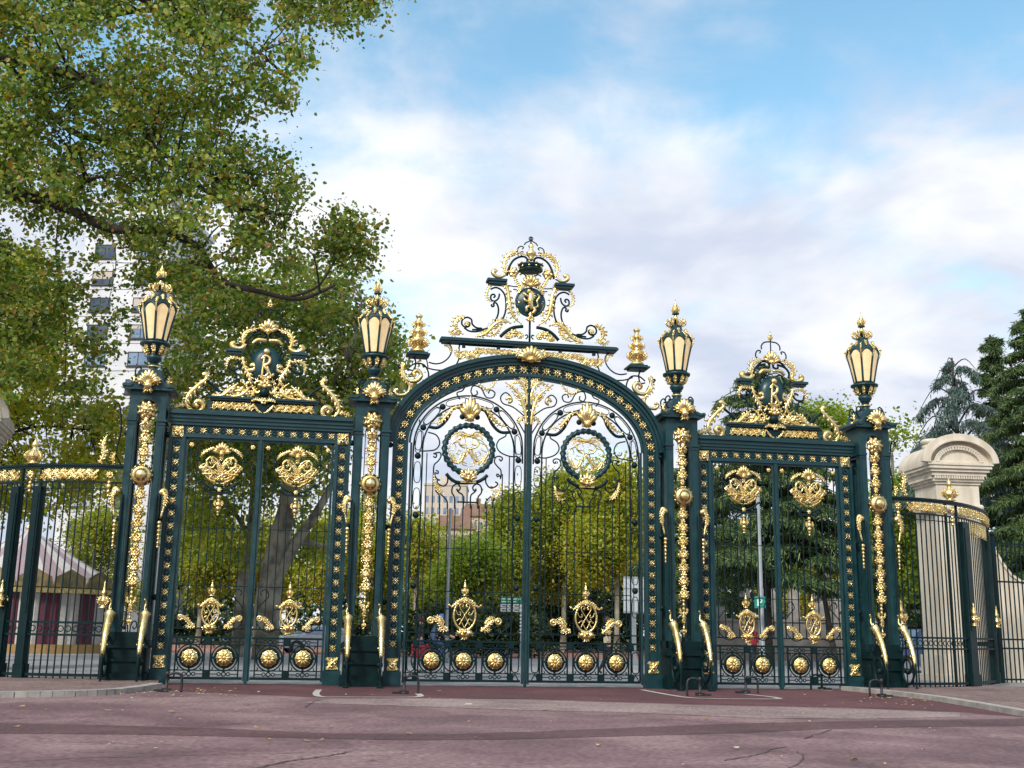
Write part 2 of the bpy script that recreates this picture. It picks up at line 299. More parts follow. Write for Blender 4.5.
MONO=[(0.03,[(-0.554,7.191),(-0.374,7.345),(-0.158,7.414),(-0.013,7.46),(0.207,7.421),(0.308,7.279),(0.214,7.129),(-0.027,7.045),(0.124,6.833),(0.372,6.65),(0.542,6.681),(0.563,6.804)]),(0.028,[(-0.196,7.013),(-0.286,6.766),(-0.402,6.616),(-0.552,6.803),(-0.607,7.043),(-0.526,7.216)]),(0.032,[(-0.124,7.415),(-0.087,7.115),(-0.189,6.771),(-0.33,6.619),(-0.427,6.654)]),(0.028,[(-0.641,7.357),(-0.428,7.528),(-0.236,7.606),(0.011,7.485),(0.255,7.472),(0.472,7.605)]),(0.028,[(0.308,7.279),(0.505,7.215),(0.607,7.025),(0.514,6.801),(0.373,6.601),(0.251,6.644)]),(0.026,[(-0.002,7.046),(0.15,6.785),(0.179,6.593),(0.035,6.538)]),(0.024,[(-0.374,7.345),(-0.273,7.204),(-0.128,7.21),(-0.058,7.311)]),(0.024,[(0.218,6.983),(0.315,7.011),(0.366,6.916),(0.27,6.864)]),(0.05,[(-0.161,7.526),(-0.014,7.484),(0.131,7.54)])]
SPAN=[('a',0.34,[(0.068,7.898),(0.142,8.435),(0.336,8.893),(0.753,9.228)]),('a',0.3,[(0.05,8.534),(0.103,9.0),(0.342,9.289),(0.713,9.108)]),('a',0.2,[(0.109,8.157),(0.267,8.102),(0.339,7.941)]),('a',0.2,[(0.074,8.908),(0.259,8.757),(0.494,8.885)]),('a',0.2,[(0.058,9.097),(0.127,9.329),(0.316,9.413)]),('d',0.022,[(0.081,8.158),(0.487,8.464),(0.815,8.568),(0.893,8.77),(0.728,8.919),(0.539,8.742),(0.647,8.577)]),('g',0.05,[(0.724,8.685),(0.633,8.784),(0.556,8.675),(0.629,8.597)]),('d',0.022,[(0.073,7.601),(0.264,7.917),(0.341,8.052),(0.249,8.15),(0.173,8.042)]),('d',0.022,[(1.839,8.886),(1.77,9.077),(1.519,9.016),(1.356,8.745),(1.143,8.737),(1.081,8.9),(1.231,8.976),(1.284,8.861)]),('d',0.022,[(1.839,8.886),(1.763,8.769),(1.635,8.823),(1.656,8.934)]),('a',0.2,[(1.615,9.151),(1.333,8.979),(1.015,9.307)])]
HEART=[('a',0.14,[(0.222,6.774),(0.387,6.7),(0.526,6.608),(0.603,6.479)]),('g',0.042,[(0.008,5.801),(0.007,6.153),(0.096,6.375),(0.274,6.493),(0.422,6.386),(0.375,6.212),(0.228,6.183),(0.187,6.295)]),('g',0.042,[(0.027,5.802),(0.229,5.867),(0.459,6.032),(0.615,6.186),(0.493,6.172),(0.29,6.04),(0.009,5.84)]),('g',0.04,[(0.024,5.712),(0.221,5.752),(0.402,5.91),(0.437,6.058),(0.27,6.101),(0.093,5.987),(0.012,5.876)]),('g',0.038,[(0.615,6.186),(0.453,6.284),(0.32,6.114),(0.329,5.913),(0.151,5.795)]),('g',0.036,[(0.175,6.12),(0.047,6.025),(0.058,5.848),(0.2,5.793)]),('a',0.16,[(0.217,6.37),(0.087,6.249),(0.004,6.002)]),('a',0.14,[(0.409,6.336),(0.444,6.159),(0.589,6.152)]),('d',0.03,[(0.592,5.677),(0.537,5.779),(0.357,5.636),(0.158,5.545),(0.026,5.542)]),('d',0.022,[(0.398,5.535),(0.331,5.613),(0.254,5.541),(0.322,5.478),(0.199,5.453),(0.058,5.499)]),('d',0.03,[(0.727,6.383),(0.568,6.39)])]
SIDE=[('a',0.42,[(1.74,8.968),(1.705,8.835),(1.943,8.607),(2.175,8.326),(2.246,8.056),(2.099,7.85),(1.884,7.819)]),('g',0.075,[(1.986,7.83),(1.787,7.877),(1.749,8.055),(1.884,8.155),(1.993,8.058),(1.895,7.967)]),('g',0.07,[(1.683,8.891),(1.741,8.985),(1.841,8.946)]),('a',0.24,[(2.146,7.944),(2.353,8.007),(2.623,7.919)]),('r',0.12,[(2.499,7.936)]),('d',0.045,[(1.728,8.807),(1.487,8.643),(1.267,8.429),(1.155,8.301)]),('a',0.4,[(1.54,8.318),(1.21,8.352),(0.97,8.58),(0.8,8.735)]),('a',0.36,[(1.054,8.322),(0.699,8.379),(0.481,8.58),(0.592,8.709)]),('r',0.2,[(0.708,8.514)]),('r',0.15,[(0.42,8.448)]),('a',0.24,[(0.338,8.372),(0.299,8.563),(0.359,8.695)]),('a',0.32,[(0.717,9.572),(0.63,9.277),(0.513,9.066),(0.433,8.881),(0.542,8.728),(0.702,8.811)]),('g',0.07,[(0.52,9.175),(0.391,9.182),(0.303,9.269),(0.376,9.358),(0.46,9.287)]),('a',0.22,[(0.748,9.488),(1.01,9.538),(1.156,9.409),(1.154,9.165)]),('a',0.34,[(0.654,9.867),(0.738,10.12),(0.625,10.375),(0.292,10.48)]),('g',0.075,[(0.672,9.904),(0.822,9.823),(0.996,9.856),(1.055,9.962),(0.953,9.996)]),('d',0.04,[(0.594,9.909),(0.607,10.1),(0.462,10.275),(0.205,10.347)]),('g',0.055,[(0.444,10.001),(0.296,10.131),(0.034,10.126)]),('d',0.04,[(0.504,9.722),(0.408,9.454),(0.384,9.074),(0.211,8.812)]),('a',0.2,[(0.311,8.752),(0.215,8.866),(0.108,8.818)]),('d',0.024,[(0.322,10.849),(0.318,10.976),(0.215,11.086),(0.024,11.121)]),('d',0.024,[(0.469,10.496),(0.535,10.629),(0.478,10.782),(0.36,10.789),(0.386,10.707)]),('a',0.2,[(0.289,10.604),(0.173,10.554),(0.049,10.733)]),('d',0.04,[(0.476,10.278),(0.324,10.43),(0.119,10.413),(0.064,10.274),(0.184,10.209),(0.241,10.28)]),('d',0.03,[(1.076,9.111),(0.976,9.145),(0.863,9.038),(0.852,8.814),(0.993,8.544),(1.255,8.475),(1.455,8.532),(1.424,8.617)]),('d',0.035,[(1.115,9.362),(1.062,9.196),(0.888,9.177),(0.739,9.298),(0.794,9.408),(0.912,9.356)]),('d',0.03,[(0.6,9.08),(0.522,8.803),(0.327,8.533)]),('d',0.03,[(0.349,9.659),(0.431,9.825),(0.308,10.002),(0.163,9.954)]),('d',0.03,[(0.352,9.545),(0.408,9.26),(0.345,8.869),(0.116,8.74)]),('g',0.05,[(0.296,8.591),(0.212,8.483),(0.092,8.573)])]
# ------------------------------------------------------------------ shared ornament
def rosette_mesh():
    b = MB(); b.ball(0, -.05, 0, .036, 8, 6); b.ring(0, 0, .066, .020, -.03, 16, 6)
    for k in range(8):
        a = 2*PI*k/8; b.ball(.102*math.cos(a), -.018, .102*math.sin(a), .024, 6, 4)
    for k in range(4):
        a = PI/4+k*PI/2; c, s = math.cos(a), math.sin(a); b.ball(.158*c, -.012, .158*s, .020, 6, 4)
    return b
def square_mesh():
    b = MB(); b.box(-.17, .17, -.02, .03, -.17, .17)
    b.rosette(0, 0, .16, -.02, 8, .5)
    for sx in (-1, 1):
        for sz in (-1, 1): b.leafy([(sx*.05, sz*.05), (sx*.11, sz*.11), (sx*.16, sz*.16)], .12, -.03)
    return b
_store = {}
def proto(key, mb, mat):
    me = bpy.data.meshes.new(key); me.from_pydata(mb.V, [], mb.F); me.polygons.foreach_set('use_smooth', mb.S); me.materials.append(mat)
    class P: data = me
    _store[key] = P; return P
P_ROS = proto('rosette', rosette_mesh(), GOLD)
P_SQ = proto('square_rosette', square_mesh(), GOLD)
_b = MB(); _b.lathe([(.245, .0), (.25, .03), (.225, .06), (.20, .07), (.19, .10), (.14, .145), (.07, .165), (.005, .17)], 22); _b.map(lambda x, y, z: (x, -.02-z, y))
for k in range(10):
    a = 2*PI*k/10; c_, s_ = math.cos(a), math.sin(a)
    _b.tube([(c_*.06, -.185, s_*.06), (c_*.13, -.185, s_*.13), (c_*.19, -.13, s_*.19), (c_*.215, -.10, s_*.215)], .032, 6, 3, 0, (.5, .7), mid=1.15); _b.ball(c_*.235, -.06, s_*.235, .026, 6, 4)
_b.ball(0, -.195, 0, .05)
P_BOSS = proto('boss', _b, GOLD)
def candle(b, x, z0, h, y=0.):             # gilded candle finial
    p = [(.2, 0), (.24, .03), (.12, .08), (.10, .14), (.20, .22), (.22, .30), (.13, .38), (.09, .44), (.15, .52), (.14, .60), (.07, .68), (.08, .76), (.04, .84), (.06, .9), (.005, 1.)]
    b.lathe([(r*h*.72, z*h) for r, z in p], 8, x, y, cz=z0)
    for k in range(4):
        a = PI/4+k*PI/2
        b.leafy([(x+.10*h*math.cos(a), y+.1*h*math.sin(a), z0+.12*h), (x+.2*h*math.cos(a), y+.2*h*math.sin(a), z0+.28*h), (x+.12*h*math.cos(a), y+.12*h*math.sin(a), z0+.42*h)], .16*h, 0)
def arch_path(a, h, zc, n=44, z0=0.):
    p = [(-a, z0+(zc-z0)*i/6) for i in range(6)]
    p += [(-a*math.cos(PI*i/n), zc+h*math.sin(PI*i/n)) for i in range(n+1)]
    p += [(a, zc-(zc-z0)*(i+1)/6) for i in range(6)]
    return p
def resample(path, step):
    P = [np.array(p) for p in path]; d = [0.]
    for a, b in zip(P, P[1:]): d.append(d[-1]+np.linalg.norm(b-a))
    n = int(round(d[-1]/step)); return [sample(P, d, d[-1]*i/n) for i in range(n+1)]

# ------------------------------------------------------------------ arch and its overthrow
arch = thing('gate_arch', 'tall central arch with gilt rosettes, a lion shield and two urns on top', 'gate arch', (0, 0, 0))
fp = arch_path(3.96, 2.49, 7.2)
b = MB()
b.sweep(fp, .13, .23, -.10, .10); b.sweep(fp, -.23, -.14, -.098, .098); b.sweep(fp, -.139, .129, -.025, .03)
for sx in (-1, 1): b.box(sx*3.70, sx*4.22, -.16, .16, 0, .42)
b.build('frame', PAINT, arch)
cor = [p for p in arch_path(3.96, 2.49, 7.2) if p[1] > 7.15]
b = MB(); b.sweep(cor, .232, .33, -.16, .16); b.sweep(cor, .331, .40, -.24, .24); b.sweep(cor, .401, .46, -.19, .19)
b.build('arch_moulding', PAINT, arch)
pts = resample([p for p in fp if p[1] > .95 or p[1] > .9], .365)
k = 0
for x, z in pts:
    if z < 1.: continue
    put(P_ROS, 'rosette', arch, (x, -.025, z), 1.08 if z > 7.3 else .78)
for sx in (-1, 1): put(P_SQ, 'square_rosette', arch, (sx*3.96, -.06, .62))
d = MB()                                        # small dark curls between rosettes
for (x, z), (x2, z2) in zip(pts, pts[1:]):
    if z < .9: continue
    mx, mz = (x+x2)/2, (z+z2)/2; d.ring(mx, mz, .06, .016, -.04, 10, 5)
d.build('band_tracery', PAINTD, arch)
b = MB(); b.box(-2.86, 2.86, -.22, .22, 10.46, 10.53); b.box(-2.80, 2.80, -.17, .17, 10.40, 10.459); b.box(-2.83, 2.83, -.16, .16, 10.531, 10.57)
for x in (-2.1, -1, 1, 2.1): b.box(x-.05, x+.05, -.05, .05, 10.28, 10.40)
b.build('crest_shelf', PAINT, arch)
g = MB(); d = MB()
for sg in (-1, 1): strokes(CREST, sg, g, d)
d.tube([(0, 10.57), (0, 11.3)], .035); d.tube([(0, 13.55), (0, 14.1)], .025); d.ring(0, 14.06, .06, .018, 0, 14, 5)
d.tube([(-3.3, 10.04), (-3.2, 9.6)], .02)
for sx in (-1, 1):
    g.frieze(sx*.5, sx*1.75, 10.09, 10.31, -.04); g.frieze(sx*1.6, sx*2.35, 9.88, 10.2, -.04)
g.lathe([(.03, 0), (.1, .05), (.07, .1), (.15, .2), (.17, .28), (.08, .36), (.06, .44), (.1, .5), (.03, .6)], 10, 0, -.05, cz=13.28)
g.fan(0, 12.43, .62, .42, -.08, 7, .06); g.leafy([(-.1, 12.45), (-.3, 12.38), (-.42, 12.15)], .2, -.08); g.leafy([(.1, 12.45), (.3, 12.38), (.42, 12.15)], .2, -.08)
g.leafy([(0, 11.55), (0, 11.42), (0, 11.28)], .3, -.1)
g.build('gilt_foliage', GOLD, arch); d.build('scrollwork', PAINTD, arch)
b = MB()
for sx in (-1, 1): b = MB(); b.box(sx*.78, sx*1.42, -.2, .2, 12.50, 12.58); b.box(sx*.80, sx*1.36, -.15, .15, 12.42, 12.499); b.build('crest_bracket', PAINT, arch)
b = MB(); b.add([(.44*math.cos(a)*f, -.05-.12*(1-f*f), 11.90+.47*math.sin(a)*f) for f in (1., .75, .4) for a in [2*PI*i/24 for i in range(24)]]+[(0, -.17, 11.9)],
      [(i*24+k, i*24+(k+1) % 24, (i+1)*24+(k+1) % 24, (i+1)*24+k) for i in range(2) for k in range(24)]+[(48+k, 48+(k+1) % 24, 72) for k in range(24)], True)
b.ring(0, 11.9, .46, .05, -.04, 28, 6); b.lathe([(.44, 0), (.44, .09)], 24, 0, 0, smooth=False).map(lambda x, y, z: (x, y, z))
sh = MB(); sh.V = b.V[:73]; sh.F = [f for f in b.F if max(f) < 73]; sh.S = [True]*len(sh.F)
sh.add([(.44*math.cos(2*PI*i/24), .06, 11.9+.47*math.sin(2*PI*i/24)) for i in range(24)], [tuple(range(24))])
sh.ring(0, 11.9, .455, .045, -.03, 28, 6)
so = sh.build('shield', PAINT, arch)
l = MB()                                        # rampant lion, gilt
l.tube([(.03, -.2, 11.62), (-.04, -.23, 11.85), (-.02, -.22, 12.05), (-.06, -.21, 12.18)], .095, 7, 4, 0, (.7, .6), mid=1.1)
l.ball(-.08, -.22, 12.2, .085); l.tube([(-.02, -.22, 12.02), (-.17, -.24, 12.06), (-.25, -.22, 12.14)], .04); l.tube([(-.03, -.22, 11.9), (-.18, -.24, 11.88), (-.24, -.22, 11.97)], .04)
l.tube([(.0, -.2, 11.72), (-.15, -.22, 11.68), (-.14, -.2, 11.55)], .05); l.tube([(.05, -.2, 11.7), (.12, -.22, 11.6), (.05, -.2, 11.5)], .05)
l.tube([(.08, -.2, 11.68), (.22, -.18, 11.75), (.18, -.2, 11.9), (.26, -.2, 12.05), (.2, -.2, 12.12)], .03)
l.leafy([(-.02, -.24, 12.2), (.05, -.24, 12.1), (.06, -.24, 11.95)], .16, 0)
l.build('lion', GOLD, so)
b = MB(); b.lathe([(.40, 12.96), (.37, 13.0), (.34, 12.98), (.36, 13.1), (.42, 13.14), (.36, 13.15), (.35, 13.0)], 16, 0, 0)
cr = b.build('crown', PAINT, arch)
b = MB()
for k in range(10):
    a = 2*PI*k/10; b.ball(.37*math.cos(a), .37*math.sin(a), 13.05, .04, 6, 4)
    b.ball(.41*math.cos(a), .41*math.sin(a), 13.17, .03, 6, 4)
b.build('crown_jewels', GOLD, cr)
for sx in (-1, 1):
    b = MB(); b.box(-.36, .36, -.28, .28, 9.93, 9.98); b.box(-.30, .30, -.22, .22, 9.981, 10.03); b.box(-.28, .28, -.2, .2, 9.87, 9.929)
    pl = b.build('urn_platform', PAINT, arch, (sx*3.53, 0, 0))
    b = MB(); b.lathe([(.17, 0), (.24, .04), (.2, .1), (.1, .16), (.13, .22), (.25, .32), (.27, .42), (.18, .5), (.12, .54), (.18, .62), (.2, .7), (.11, .78), (.1, .84), (.15, .92), (.13, 1.), (.06, 1.06), (.09, 1.14), (.12, 1.19), (.03, 1.26)], 12, 0, 0, cz=10.03)
    for kk in range(8):
        a = 2*PI*kk/8
        for (r0, z0, r1, z1, w) in ((.16, 10.2, .28, 10.45, .15), (.14, 10.58, .22, 10.74, .12), (.1, 10.86, .17, 11.0, .1)):
            b.leafy([(r0*math.cos(a), r0*math.sin(a), z0), (r1*math.cos(a), r1*math.sin(a), (z0+z1)/2), (r1*1.1*math.cos(a), r1*1.1*math.sin(a), z1)], w, 0)
    b.build('urn_finial', GOLD, pl)
b = MB()
b.fan(0, 9.93, .86, .46, -.30, 9, .075, 1.2); b.lathe([(.1, 0), (.2, .05), (.13, .1)], 10, 0, -.3, cz=9.88)
b.leafy([(-.38, 10.3), (-.46, 10.15), (-.36, 10.0)], .18, -.26); b.leafy([(.38, 10.3), (.46, 10.15), (.36, 10.0)], .18, -.26); b.box(-.3, .3, -.3, -.2, 9.9, 10.3)
b.build('keystone_shell', GOLD, arch)

# ------------------------------------------------------------------ lower panel shared by all leaves
def lower_panel(d, cells, x0, x1, step, z0=.14):
    d.box(x0, x1, -.05, .05, z0, z0+.07); d.box(x0, x1, -.03, .03, .375, .405); d.box(x0, x1, -.03, .03, 1.09, 1.12); d.box(x0, x1, -.045, .045, 1.27, 1.33)
    d.box(x0, x1, -.03, .03, 1.53, 1.57)
    for c in cells:
        for sx in (-1, 1):
            xx = c+sx*(step/2-.085); d.box(xx-.02, xx+.02, -.028, .028, z0+.07, 1.27)
        d.ring(c, .745, .36, .024, 0, 26, 5); d.ring(c, .745, .275, .03, -.01, 22, 5); d.lathe([(.26, -.02), (.26, .02)], 20, c, 0, smooth=False)
        d.V[-40:] = [(x, z, .745+(y)) for x, y, z in d.V[-40:]]
        for dx, dz in ((1, 0), (-1, 0), (0, 1), (0, -1)):
            d.box(c+dx*.27-.03*abs(dz)-.0, c+dx*.40+.03*abs(dz), -.02, .02, .745+dz*.27-.03*abs(dx), .745+dz*.40+.03*abs(dx))
        for zz in (.29, 1.195):
            d.ring(c, zz, .055, .018, 0, 12, 5)
            for sx in (-1, 1): d.ring(c+sx*.13, zz, .045, .016, 0, 10, 5); d.box(c+sx*.18, c+sx*(step/2-.1), -.015, .015, zz-.013, zz+.013)
        for sx in (-1, 1):
            for sz in (-1, 1): d.tube([(c+sx*.36, .745+sz*.35), (c+sx*.30, .745+sz*.31), (c+sx*.33, .745+sz*.26)], .016, 5, 3)
    xs = sorted(cells); ed = [xs[0]-step/2]+[(a+bb)/2 for a, bb in zip(xs, xs[1:])]+[xs[-1]+step/2]
    for e in ed:
        if x0+.05 < e < x1-.05: d.box(e-.075, e+.075, -.048, .048, z0+.071, .375); d.box(e-.075, e+.075, -.048, .048, 1.121, 1.269)
def slot(d, x, z0=.42, z1=1.06, w=.1):
    d.tube([(x-w, z0+.1), (x-w, z1-.1), (x-w*.5, z1-.02), (x+w*.5, z1-.02), (x+w, z1-.1), (x+w, z0+.1), (x+w*.5, z0+.02), (x-w*.5, z0+.02)], .018, 5, 4, closed=True)
    d.tube([(x-w, .2), (x, .36), (x+w, .2)], .018, 5, 4)
def cartouche(root, c, rx, ry, z, name='cartouche'):
    g = MB(); d = MB()
    g.ring(c, z, ry, .042, -.05, 30, 6, rx/ry, fy=.8)
    for sx in (-1, 1):
        W = lambda L: [(c+sx*a*rx, z+b_*ry) for a, b_ in L]
        g.tube(W([(-.5, -.66), (-.22, -.3), (.05, .08), (.36, .42), (.46, .68), (.26, .80), (.10, .66), (.2, .52)]), .017, 5, 4, -.05-.01*sx)
        g.tube(W([(.72, -.38), (.42, -.22), (.28, -.45), (.0, -.86)]), .015, 5, 4, -.05); g.tube(W([(.80, .34), (.62, .06), (.36, .06), (.42, .24)]), .015, 5, 4, -.05); g.ball(c+sx*rx*.22, -.06, z+ry*.6, .03, 6, 5)
        g.leafy([(c, z+ry+.1), (c+sx*rx*.6, z+ry*.95), (c+sx*rx*1.15, z+ry*.6), (c+sx*rx*1.45, z+ry*.66)], .13, -.07)
        g.ball(c+sx*rx*1.45, -.08, z+ry*.68, .045)
        g.leafy([(c, z-ry*.95), (c+sx*rx*.5, z-ry*1.15), (c+sx*rx*.75, z-ry*1.35)], .17, -.07)
        d.box(c+sx*rx*.9, c+sx*rx*1.9, -.05, .05, z+ry*.38, z+ry*.46)
    for a in (-1.15, -.45, .45, 1.15):
        g.tube([(c, -.08, z-ry*1.08), (c+math.sin(a)*rx*.45, -.15, z-ry*1.1-math.cos(a)*rx*.28), (c+math.sin(a)*rx*.85, -.08, z-ry*1.1-math.cos(a)*rx*.55)], rx*.22, 7, 4, 0, (.5, .4), mid=1.2, fy=.6)
    g.leafy([(c, z-ry*1.0), (c, z-ry*1.3), (c, z-ry*1.62)], .26, -.08); g.ball(c, -.17, z-ry*1.12, .075); g.rosette(c, z+ry, .09, -.08, 6)
    d.box(c-rx*.55, c+rx*.55, -.06, .06, z+ry+.06, z+ry+.1); d.box(c-rx*.3, c+rx*.3, -.05, .05, z+ry+.101, z+ry+.14)
    o = g.build(name, GOLD, root); d.build('bracket', PAINTD, o)
    f = MB(); candle(f, c, z+ry+.14, .50); f.build('candle_finial', GOLD, o)
    return o

# ------------------------------------------------------------------ the two tall leaves of the central gate
def gate_leaf(s, label):
    root = thing('gate_leaf', label, 'gate leaf', (s*1.86, 0, 0), 0., 'tall leaves of the central gate')
    m = -s                                       # outward is +s ; data belongs to the left leaf (s = -1)
    X = lambda x: x*m
    d = MB()
    xa, xb = -1.79, 1.79
    d.box(X(1.745), X(1.80), -.05, .05, .1, 9.36 if s < 0 else 9.3)
    if s < 0: d.box(1.825, 1.895, -.09, .07, -.0, 9.45)
    d.box(X(-1.80), X(-1.74), -.04, .04, .1, 7.2)
    rim = [((-3.68*math.cos(t)+1.86), 7.2+2.2*math.sin(t)) for t in [PI/2*i/22 for i in range(23)]]
    d.sweep([(X(x), z) for x, z in rim], -.03, .03, -.04, .04)
    d.build('frame', PAINT, root)
    d = MB()
    for r in (1.70, 1.42):
        d.tube([(X(-r), .2)]+[(X(-r), z) for z in (3, 5, 6.5)]+[(X(-r*math.cos(a)), 7.05+r*math.sin(a)) for a in [PI*i/16 for i in range(17)] if True and (-r*math.cos(a) < 1.69)]+([(X(r), z) for z in (6.5, 5, 3, .2)] if r < 1.5 else [(X(1.69), 6.7)]), .026, 6, 3)
    for a in (.42, 1.0, 2.14, 2.72):
        d.ball(X(-1.56*math.cos(a)), 0, 7.05+1.56*math.sin(a), .1, 8, 6)
        for da in (-.3, .3):
            c0 = a+da; d.tube([(X(-(1.56+q)*math.cos(c0+w)), 7.05+(1.56+q)*math.sin(c0+w)) for w, q in ((-.22, 0), (-.15, .09), (.15, .09), (.22, 0), (.15, -.09), (-.15, -.09))], .014, 5, 3, closed=True)
    for x in (-1.56, 1.56):
        for z in (6.8, 5.0, 2.9):
            d.ball(X(x), 0, z, .1, 8, 6)
            for dz in (-.5, .5): d.tube([(X(x-.09), z+dz-.22), (X(x-.09), z+dz+.22), (X(x), z+dz+.32), (X(x+.09), z+dz+.22), (X(x+.09), z+dz-.22), (X(x), z+dz-.32)], .014, 5, 3, closed=True)
    for x in (.13, .37, .60, .84, 1.07, 1.28):
        for q in (-1, 1):
            top = 6.9 if x > 1.2 else (6.35 if x > 1. else 5.35)
            d.box(X(q*x)-.015, X(q*x)+.015, -.015, .015, 1.55, top)
    d.box(-1.42, 1.42, -.012, .012, 2.74, 2.765); d.box(-.30, .30, -.05, .05, 5.42, 5.46); d.box(-1.42, 1.42, -.013, .013, 4.02, 4.04)
    d.build('bar_panel', PAINTD, root)
    g = MB(); d = MB()
    for t, w, pts in LEAF:
        P = [(X(x), z) for x, z in pts]
        if t == 'd': d.tube(P, w, 6, 4)
        elif t == 'a': g.leafy(P, w*.78, -.05)
        else: d.ball(P[0][0], -.02, P[0][1], w)
    strokes([(t, w, [(1.86-x if s < 0 else -1.86+x, z) for x, z in p]) for t, w, p in SPAN], 1, g, d)
    g.build('gilt_foliage', GOLD, root); d.build('scrollwork', PAINTD, root)
    b = MB(); b.ring(0, 7.07, .745, .10, 0, 96, 10, twist=26)
    md = b.build('medallion_ring', PAINT, root)
    b = MB()
    for k in (1, -1):
        for w, p in MONO: b.tube([(k*x, z+(.0 if k > 0 else .015)) for x, z in p], w*.78, 6, 4, -.02-.02*k, (.6, .6), mid=1.25)
        b.tube([(k*.05, 6.62), (k*.22, 6.72), (k*.2, 6.9), (k*.08, 6.86), (k*.12, 6.76)], .016, 5, 4, -.02); b.tube([(k*.56, 7.0), (k*.4, 7.08), (k*.46, 7.25), (k*.56, 7.2)], .016, 5, 4, -.02)
    for q in (-1, 1): b.leafy([(q*.25, 6.62), (q*.42, 6.75), (q*.5, 6.95)], .1, -.03); b.leafy([(q*.1, 7.5), (q*.3, 7.52), (q*.45, 7.35)], .1, -.03)
    b.build('monogram', GOLD, md)
    b = MB(); b.fan(0, 8.0, .62, .72, -.08, 7, .085, .95); b.leafy([(0, 8.35), (0, 8.1), (0, 7.93)], .3, -.1)
    b.box(-.14, .14, -.1, .02, 7.95, 8.1)
    b.build('palmette', GOLD, root)
    b = MB(); b.rosette(0, 6.2, .2, -.12, 7, .6); b.fan(0, 6.12, .5, .36, -.12, 7, .055, 1.3); b.box(-.24, .24, -.12, .1, 6.02, 6.08)
    for q in (-1, 1): b.leafy([(q*.05, 6.15), (q*.2, 6.3), (q*.2, 6.42)], .14, -.14)
    b.build('gilt_mask', GOLD, root)
    cells = [-.955, 0, .95]
    d = MB(); lower_panel(d, cells, -1.75, 1.71, .95)
    for x in (-1.56, 1.56): slot(d, x)
    for q in (-1, 1):
        d.tube([(q*.95, 1.33), (q*1.15, 1.6), (q*1.35, 1.75), (q*1.38, 1.98), (q*1.2, 2.05), (q*1.12, 1.92), (q*1.2, 1.85)], .02, 5, 4)
        d.tube([(q*.3, 1.57), (q*.55, 1.5), (q*.8, 1.75), (q*.7, 1.95)], .018, 5, 4)
    lp = d.build('lower_panel', PAINTD, root)
    g = MB()
    for q in (-1, 1):
        g.leafy([(q*.48, 1.60), (q*.68, 1.75), (q*.86, 1.93), (q*1.0, 1.9)], .2, -.05); g.ball(q*1.02, -.08, 1.9, .05); g.ring(q*1.02, 1.9, .085, .032, -.06, 14, 6); g.leafy([(q*.5, 1.72), (q*.62, 1.62), (q*.8, 1.66)], .16, -.05); g.leafy([(q*.6, 1.82), (q*.75, 1.98), (q*.9, 2.02)], .14, -.05)
    g.build('gilt_curl', GOLD, lp)
    for c in cells: put(P_BOSS, 'boss', root, (c, -.03, .745), (.94, .58, .94))
    cartouche(root, 0, .33, .43, 2.06)
    return root
gate_leaf(-1, 'left leaf of the tall central double gate, its monogram medallion against the sky')
gate_leaf(1, 'right leaf of the tall central double gate, its monogram medallion against tree tops')

